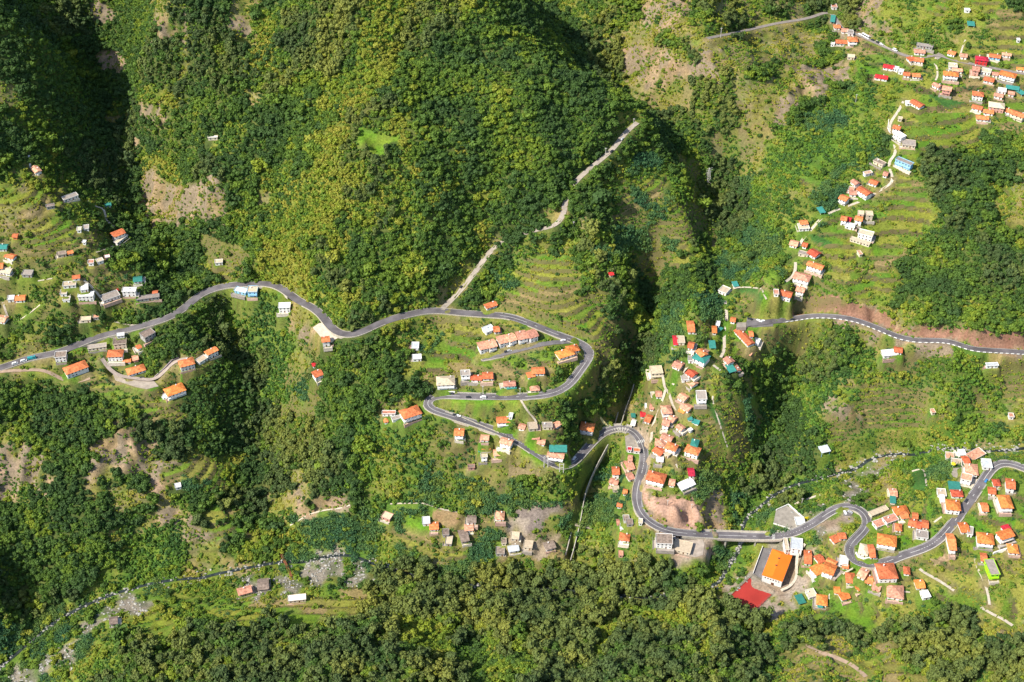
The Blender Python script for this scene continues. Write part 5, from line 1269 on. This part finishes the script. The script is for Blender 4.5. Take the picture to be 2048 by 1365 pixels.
def crown(seed, kind):
    rg_ = np.random.RandomState(seed); mb = MB()
    if kind == 'broad': lobes = [(rg_.normal(0, .42), rg_.normal(0, .42), rg_.uniform(.45, 1.05), rg_.uniform(.42, .62)) for _ in range(7)]; leaf, nl, zs = .17, 30, .85
    elif kind == 'euc': lobes = [(rg_.normal(0, .36), rg_.normal(0, .36), rg_.uniform(.6, 2.0), rg_.uniform(.34, .52)) for _ in range(9)]; leaf, nl, zs = .16, 28, 1.0
    elif kind == 'bush': lobes = [(rg_.normal(0, .45), rg_.normal(0, .45), rg_.uniform(.15, .5), rg_.uniform(.35, .6)) for _ in range(4)]; leaf, nl, zs = .24, 22, .85
    else: lobes = [(rg_.normal(0, .5), rg_.normal(0, .5), rg_.uniform(.1, .3), rg_.uniform(.3, .5)) for _ in range(3)]; leaf, nl, zs = .2, 8, 1
    for (x, y, z, r) in lobes:
        k = [rg_.uniform(.72, 1.12) for _ in ico]
        mb.add([(x+a*r*k[i], y+b_*r*k[i], z+c_*r*zs*k[i]) for i, (a, b_, c_) in enumerate(ico)], icf)
        for _ in range(nl):
            d_ = rg_.normal(0, 1, 3); d_ /= np.linalg.norm(d_)+1e-6
            if d_[2] < -.5: d_[2] *= -1
            p = np.array([x, y, z])+d_*np.array([1, 1, zs])*r*rg_.uniform(.85, 1.22); n_ = d_+rg_.normal(0, .55, 3); n_ /= np.linalg.norm(n_)
            u = np.cross(n_, rg_.normal(0, 1, 3)); u /= np.linalg.norm(u)+1e-6; v = np.cross(n_, u); s_ = leaf*rg_.uniform(.6, 1.5)
            mb.add([p-u*s_-v*s_*.3, p+u*s_*.2-v*s_*.9, p+u*s_, p+v*s_*.9], [(0, 1, 2, 3)])
    if kind == 'cane':
        for _ in range(46):
            x, y = rg_.normal(0, .7, 2); h_ = rg_.uniform(.8, 1.5); a = rg_.uniform(0, 6.28); w2 = .09; dx, dy = math.cos(a), math.sin(a); bx, by = x+dx*.55, y+dy*.55
            mb.add([(x-dy*w2, y+dx*w2, h_*.2), (x+dy*w2, y-dx*w2, h_*.2), (x+dx*.25+dy*w2*1.4, y+dy*.25-dx*w2*1.4, h_), (x+dx*.25-dy*w2*1.4, y+dy*.25+dx*w2*1.4, h_), (bx, by, h_*.8)], [(0, 1, 2, 3), (3, 2, 4)])
    return mb.mesh('crown_'+kind, {'broad': M_BROAD, 'euc': M_EUC, 'bush': M_BUSH, 'cane': M_CANE}[kind])
def trunk(seed, h_):
    rg_ = np.random.RandomState(seed); mb = MB(); mb.bar((0, 0, -.25), (.02, .02, h_*.6), .07, 5)
    for k in range(4):
        a = k*1.6+rg_.uniform(0, 1); mb.bar((0, 0, h_*.35), (math.cos(a)*.3, math.sin(a)*.3, h_*.8), .035, 4)
    return mb.mesh('trunk', M_BARK)
KINDS = {'broad': ([crown(100+i, 'broad') for i in range(5)], [trunk(1, 1.0)]), 'euc': ([crown(200+i, 'euc') for i in range(5)], [trunk(2, 1.8)]), 'bush': ([crown(300+i, 'bush') for i in range(4)], None), 'cane': ([crown(400+i, 'cane') for i in range(3)], None)}
# where nothing may grow: roads, paths, yards, houses, and the sight of them from the valley rim is kept as open as in the place
BLK = (DR < 1.2) | PAD | (DRIV < 1.6) | (DCAN < 3)
BLKS = (DR < .3) | PAD
for X_, Y_ in [(SURV['side'][0][i], SURV['side'][1][i]) for i in range(len(SURV['side'][0]))]:  # woods close over these stretches of the side road
    q_ = proj(X_, Y_, float(height(X_, Y_)))
    if 1008 < q_[0] < 1064 or 376 < q_[1] < 424: a_, b_ = GX.searchsorted(X_-7), GX.searchsorted(X_+7); c_, d_ = GY.searchsorted(Y_-7), GY.searchsorted(Y_+7); BLKS[a_:b_, c_:d_] = False; BLK[a_:b_, c_:d_] = False
def blocked(x, y, h_, sp, strict=True):
    b_ = np.zeros(len(x), bool)
    for (dx, dy) in ((0, 0), (sp*.5, 0), (-sp*.5, 0), (0, sp*.5)):
        b_ |= BLK[np.clip(GX.searchsorted(x+dx), 0, nx-1), np.clip(GY.searchsorted(y+dy), 0, ny-1)]
    if strict:
        z0 = height(x, y)
        for f_ in (.35, .7, 1.05):
            yy_ = y+h_*f_*1.05
            q = BLKS[np.clip(GX.searchsorted(x), 0, nx-1), np.clip(GY.searchsorted(yy_), 0, ny-1)]; b_ |= q & (z0+h_ > height(x, yy_)+.3+0*z0) & (height(x, yy_) < z0+h_-h_*f_*.9+1)
    return b_
def grid(sp, seed):
    rg_ = np.random.RandomState(seed); gx, gy = np.meshgrid(np.arange(-640, 640, sp), np.arange(510, 1600, sp), indexing='ij')
    x = (gx+rg_.uniform(-.48, .48, gx.shape)*sp).ravel(); y = (gy+rg_.uniform(-.48, .48, gx.shape)*sp).ravel(); z = height(x, y); m = inframe(x, y, z, 170)
    x, y, z = x[m], y[m], z[m]
    # steep ground carries more plants per square metre of map: repeat the draw there
    sl = np.hypot(height(x+4, y)-height(x-4, y), height(x, y+4)-height(x, y-4))/8; ex = rg_.rand(len(x)) < np.clip(np.sqrt(1+sl**2)-1, 0, 1)*1.5
    x2 = x[ex]+rg_.uniform(-.5, .5, ex.sum())*sp; y2 = y[ex]+rg_.uniform(-.5, .5, ex.sum())*sp; x = np.r_[x, x2]; y = np.r_[y, y2]
    return x, y, height(x, y), rg_
P_ = {k: [] for k in KINDS}
def cover2(x, y, z, j):
    cv = cover(x, y, z, j); g = CV[np.clip(GX.searchsorted(x), 0, nx-1), np.clip(GY.searchsorted(y), 0, ny-1)]; return np.where((g == 10) | (g == 12), g, np.where(cv == 10, 9, cv))
x, y, z, rg_ = grid(3.9, 21); cv = cover2(x, y, z, 16); pr = np.array([.97, .97, .88, .26, .24, .07, .06, .12, .09, .12, .0, .03, .0])[cv]
dens = fbm(x, y, 35, 71, 2); keep = rg_.rand(len(x)) < pr*np.clip(.55+dens, .6, 1.1); x, y, z, cv = x[keep], y[keep], z[keep], cv[keep]
px0 = proj(x, y, z); lown = fbm(x, y, 60, 81, 3)
iseuc = ((cv == 1) & (rg_.rand(len(x)) < .85)) | ((cv == 0) & (lown > .60) & (rg_.rand(len(x)) < .7)) | ((cv == 0) & (px0[1] > 1180) & (rg_.rand(len(x)) < .45))
sc_ = np.clip(rg_.lognormal(.88, .29, len(x)), 1.5, 5.2)*(.8+.45*fbm(x, y, 55, 91, 2))*np.array([1, 1.1, .82, .72, .7, .6, .6, .6, .6, .62, 1, .6, 1])[cv]; big = rg_.rand(len(x)) < .07; sc_[big] *= 1.35
sc_[px0[1] > 1130] *= 1.12
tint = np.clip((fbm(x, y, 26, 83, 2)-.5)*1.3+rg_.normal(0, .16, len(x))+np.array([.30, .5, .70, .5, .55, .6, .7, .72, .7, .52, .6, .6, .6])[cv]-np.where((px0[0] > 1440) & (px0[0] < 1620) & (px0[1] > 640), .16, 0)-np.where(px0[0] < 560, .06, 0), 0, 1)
ht = np.where(iseuc, 2.4, 1.5)*sc_; bk = blocked(x, y, ht, sc_*1.6); ok = ~bk
for nm_, ms in (('euc', iseuc), ('broad', ~iseuc)):
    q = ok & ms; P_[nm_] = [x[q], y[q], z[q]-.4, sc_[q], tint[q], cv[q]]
tx_, ty_, tz_ = hit([1446, 1456, 1467, 1479, 1491, 1503, 1515, 1530, 1462, 1486, 1508], [1213, 1219, 1226, 1233, 1239, 1243, 1243, 1240, 1238, 1250, 1256])
nt_ = len(tx_); P_['euc'] = [np.r_[P_['euc'][0], tx_], np.r_[P_['euc'][1], ty_], np.r_[P_['euc'][2], tz_-.4], np.r_[P_['euc'][3], np.linspace(5.6, 6.4, nt_)], np.r_[P_['euc'][4], np.full(nt_, .35)], np.r_[P_['euc'][5], np.ones(nt_, int)]]
x, y, z, rg_ = grid(2.6, 22); cv = cover2(x, y, z, 13); dens = fbm(x, y, 16, 72, 2)
pr = np.array([.16, .14, .62, .92, .72, .42, .40, .62, .5, .68, .03, .08, .03])[cv]*np.clip((dens-.5)*4+1, .25, 1.5)
i_ = np.clip(GX.searchsorted(x), 0, nx-1); j_ = np.clip(GY.searchsorted(y), 0, ny-1); ris = tt[i_, j_] > .66; ter = T_[i_, j_] > .4; stp_ = np.hypot(height(x+3, y)-height(x-3, y), height(x, y+3)-height(x, y-3))/6 > .62
pr = np.where(ter, np.where(ris, np.maximum(pr*1.5, .62), pr*.4), pr); pr = np.where(stp_ & (cv != 8) & (cv != 7) & (cv < 10), .9, pr)
keep = rg_.rand(len(x)) < pr; x, y, z, cv, row_ = x[keep], y[keep], z[keep], cv[keep], (ris & ter)[keep]
sc_ = rg_.uniform(.8, 2.0, len(x))*np.where(row_, .85, 1)*np.array([1, 1, 1.2, 1.25, .95, .62, .62, .78, .8, .72, .6, .8, .5])[cv]
tint = np.clip((fbm(x, y, 20, 84, 2)-.5)*1.4+rg_.normal(0, .17, len(x))+np.array([.3, .5, .75, .35, .55, .62, .75, .85, .7, .5, .8, .5, .6])[cv], 0, 1)
iscane = ((cv == 3) & (fbm(x, y, 45, 86, 2) > .5)) | ((cv == 9) & (rg_.rand(len(x)) < .2))
bk = blocked(x, y, sc_*.9, sc_*.9); ok = ~bk
for nm_, ms in (('cane', iscane), ('bush', ~iscane)):
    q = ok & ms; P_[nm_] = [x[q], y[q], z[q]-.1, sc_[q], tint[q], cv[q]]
# the biggest in the picture stand as trees of their own, the rest is forest
for s in SITES: s['cp'] = ((s['p'][0]+s['p'][2])/2, (s['p'][1]+s['p'][3])/2)
def single(nm_, mask, n, name, cat, labels, grp):
    a = P_[nm_]; px, py, d_ = proj(a[0], a[1], a[2]); vis = (px > 5) & (px < PW-5) & (py > 15) & (py < PH+15) & mask(a, px, py)
    size = np.where(vis, a[3]/d_, 0); idx_ = np.argsort(-size)[:n]; idx_ = idx_[size[idx_] > 0]
    cms, tms = KINDS[nm_]; prot = {}
    for i in idx_:
        v = int(i) % len(cms); lb = labels(float(px[i]), float(py[i]), float(a[4][i]), int(a[5][i]))
        r = root(name, (float(a[0][i]), float(a[1][i]), float(a[2][i])), float(i*2.4 % 6.28), lb[0], cat, lb[1]); r.scale = (a[3][i],)*3
        c_ = link('crown', cms[v], r); c_['tint'] = float(a[4][i])
        if tms: link('trunk', tms[0], r)
    m_ = np.ones(len(a[0]), bool); m_[idx_] = False; P_[nm_] = [q[m_] for q in a]
def lab_e(px, py, t, c_):
    z_ = 'the lower left slope' if px < 700 else ('the bottom slope under the valley farms' if px < 1400 else 'the lower right slope')
    tn = 'dull olive' if t < .5 else 'yellowish olive'; s_ = f'{tn} tall eucalyptus in the wood on {z_}'; return s_, s_
single('euc', lambda a, px, py: py > 1120, 280, 'eucalyptus_tree', 'tree', lab_e, None)
usedl = {}
def lab_b(px, py, t, c_):
    best = min(SITES, key=lambda s: (s['cp'][0]-px)**2+(s['cp'][1]-py)**2); dx, dy = px-best['cp'][0], py-best['cp'][1]
    if math.hypot(dx, dy) < 60:
        dr = ('right of' if dx > 0 else 'left of') if abs(dx) > abs(dy)*1.2 else ('below' if dy > 0 else 'behind'); tn = 'dark' if t < .4 else ('green' if t < .68 else 'yellowish')
        rf = f"{RNAME[best['rc']]} roof {best['phr']}"; s_ = f"{tn} tree {dr} the {rf}"
        if len(s_.split()) > 16: s_ = f"tree {dr} {rf}"
        if len(s_.split()) <= 16 and s_ not in usedl: usedl[s_] = 1; return s_, 'garden trees among the houses'
    area = 'left hamlet' if px < 450 else ('hairpin houses' if px < 1230 else ('ridge and central hamlets' if px < 1640 and py < 900 else ('upper village' if py < 400 else 'lower right village')))
    tn = 'dark green' if t < .4 else ('mid green' if t < .68 else 'yellow green'); s_ = f'{tn} round garden tree among the plots of the {area}'; return s_, s_
single('broad', lambda a, px, py: np.isin(a[5], [5, 6, 9, 12]) , 280, 'broadleaf_tree', 'tree', lab_b, None)

def scatter(name, nm_, lab_, cat):
    a = P_[nm_]; n = len(a[0]); me = bpy.data.meshes.new(name); me.vertices.add(n); me.vertices.foreach_set('co', np.stack(a[:3], -1).ravel().astype('f'))
    rg_ = np.random.RandomState(5)
    for an, dt, vals in (('scl', 'FLOAT', a[3]*rg_.uniform(.92, 1.08, n)), ('tint', 'FLOAT', a[4]), ('rot', 'FLOAT', rg_.uniform(0, 6.28, n))):
        t_ = me.attributes.new(an, dt, 'POINT'); t_.data.foreach_set('value', np.asarray(vals, 'f'))
    t_ = me.attributes.new('pick', 'INT', 'POINT'); t_.data.foreach_set('value', rg_.randint(0, len(KINDS[nm_][0]), n).astype('i'))
    cl = bpy.data.collections.new('plants_'+nm_)
    for k, cm in enumerate(KINDS[nm_][0]): o_ = bpy.data.objects.new('foliage', cm); cl.objects.link(o_)
    g = bpy.data.node_groups.new('scatter_'+nm_, 'GeometryNodeTree'); g.interface.new_socket('Geometry', in_out='INPUT', socket_type='NodeSocketGeometry'); g.interface.new_socket('Geometry', in_out='OUTPUT', socket_type='NodeSocketGeometry')
    gi = g.nodes.new('NodeGroupInput'); go = g.nodes.new('NodeGroupOutput'); mp = g.nodes.new('GeometryNodeMeshToPoints'); ip = g.nodes.new('GeometryNodeInstanceOnPoints'); ci = g.nodes.new('GeometryNodeCollectionInfo')
    ci.inputs['Collection'].default_value = cl; ci.inputs['Separate Children'].default_value = True; ci.inputs['Reset Children'].default_value = True; ip.inputs['Pick Instance'].default_value = True
    def na(nm, ty):
        q = g.nodes.new('GeometryNodeInputNamedAttribute'); q.data_type = ty; q.inputs['Name'].default_value = nm; return q.outputs['Attribute']
    cx_ = g.nodes.new('ShaderNodeCombineXYZ'); L = g.links.new; L(na('rot', 'FLOAT'), cx_.inputs['Z'])
    L(gi.outputs[0], mp.inputs['Mesh']); L(mp.outputs[0], ip.inputs['Points']); L(ci.outputs[0], ip.inputs['Instance']); L(na('pick', 'INT'), ip.inputs['Instance Index']); L(cx_.outputs[0], ip.inputs['Rotation']); L(na('scl', 'FLOAT'), ip.inputs['Scale']); L(ip.outputs[0], go.inputs[0])
    o_ = link(name, me); md = o_.modifiers.new('scatter', 'NODES'); md.node_group = g; tag(o_, lab_, cat, kind='stuff'); print(name, n)
scatter('eucalyptus_forest', 'euc', 'olive brown eucalyptus wood covering the near slopes', 'forest')
scatter('forest', 'broad', 'dense green broadleaf forest covering the valley sides', 'forest')
scatter('undergrowth', 'bush', 'bushes and scrub spread over the open slopes', 'undergrowth')
scatter('cane_thicket', 'cane', 'bright green cane and banana thickets in the gullies', 'thicket')
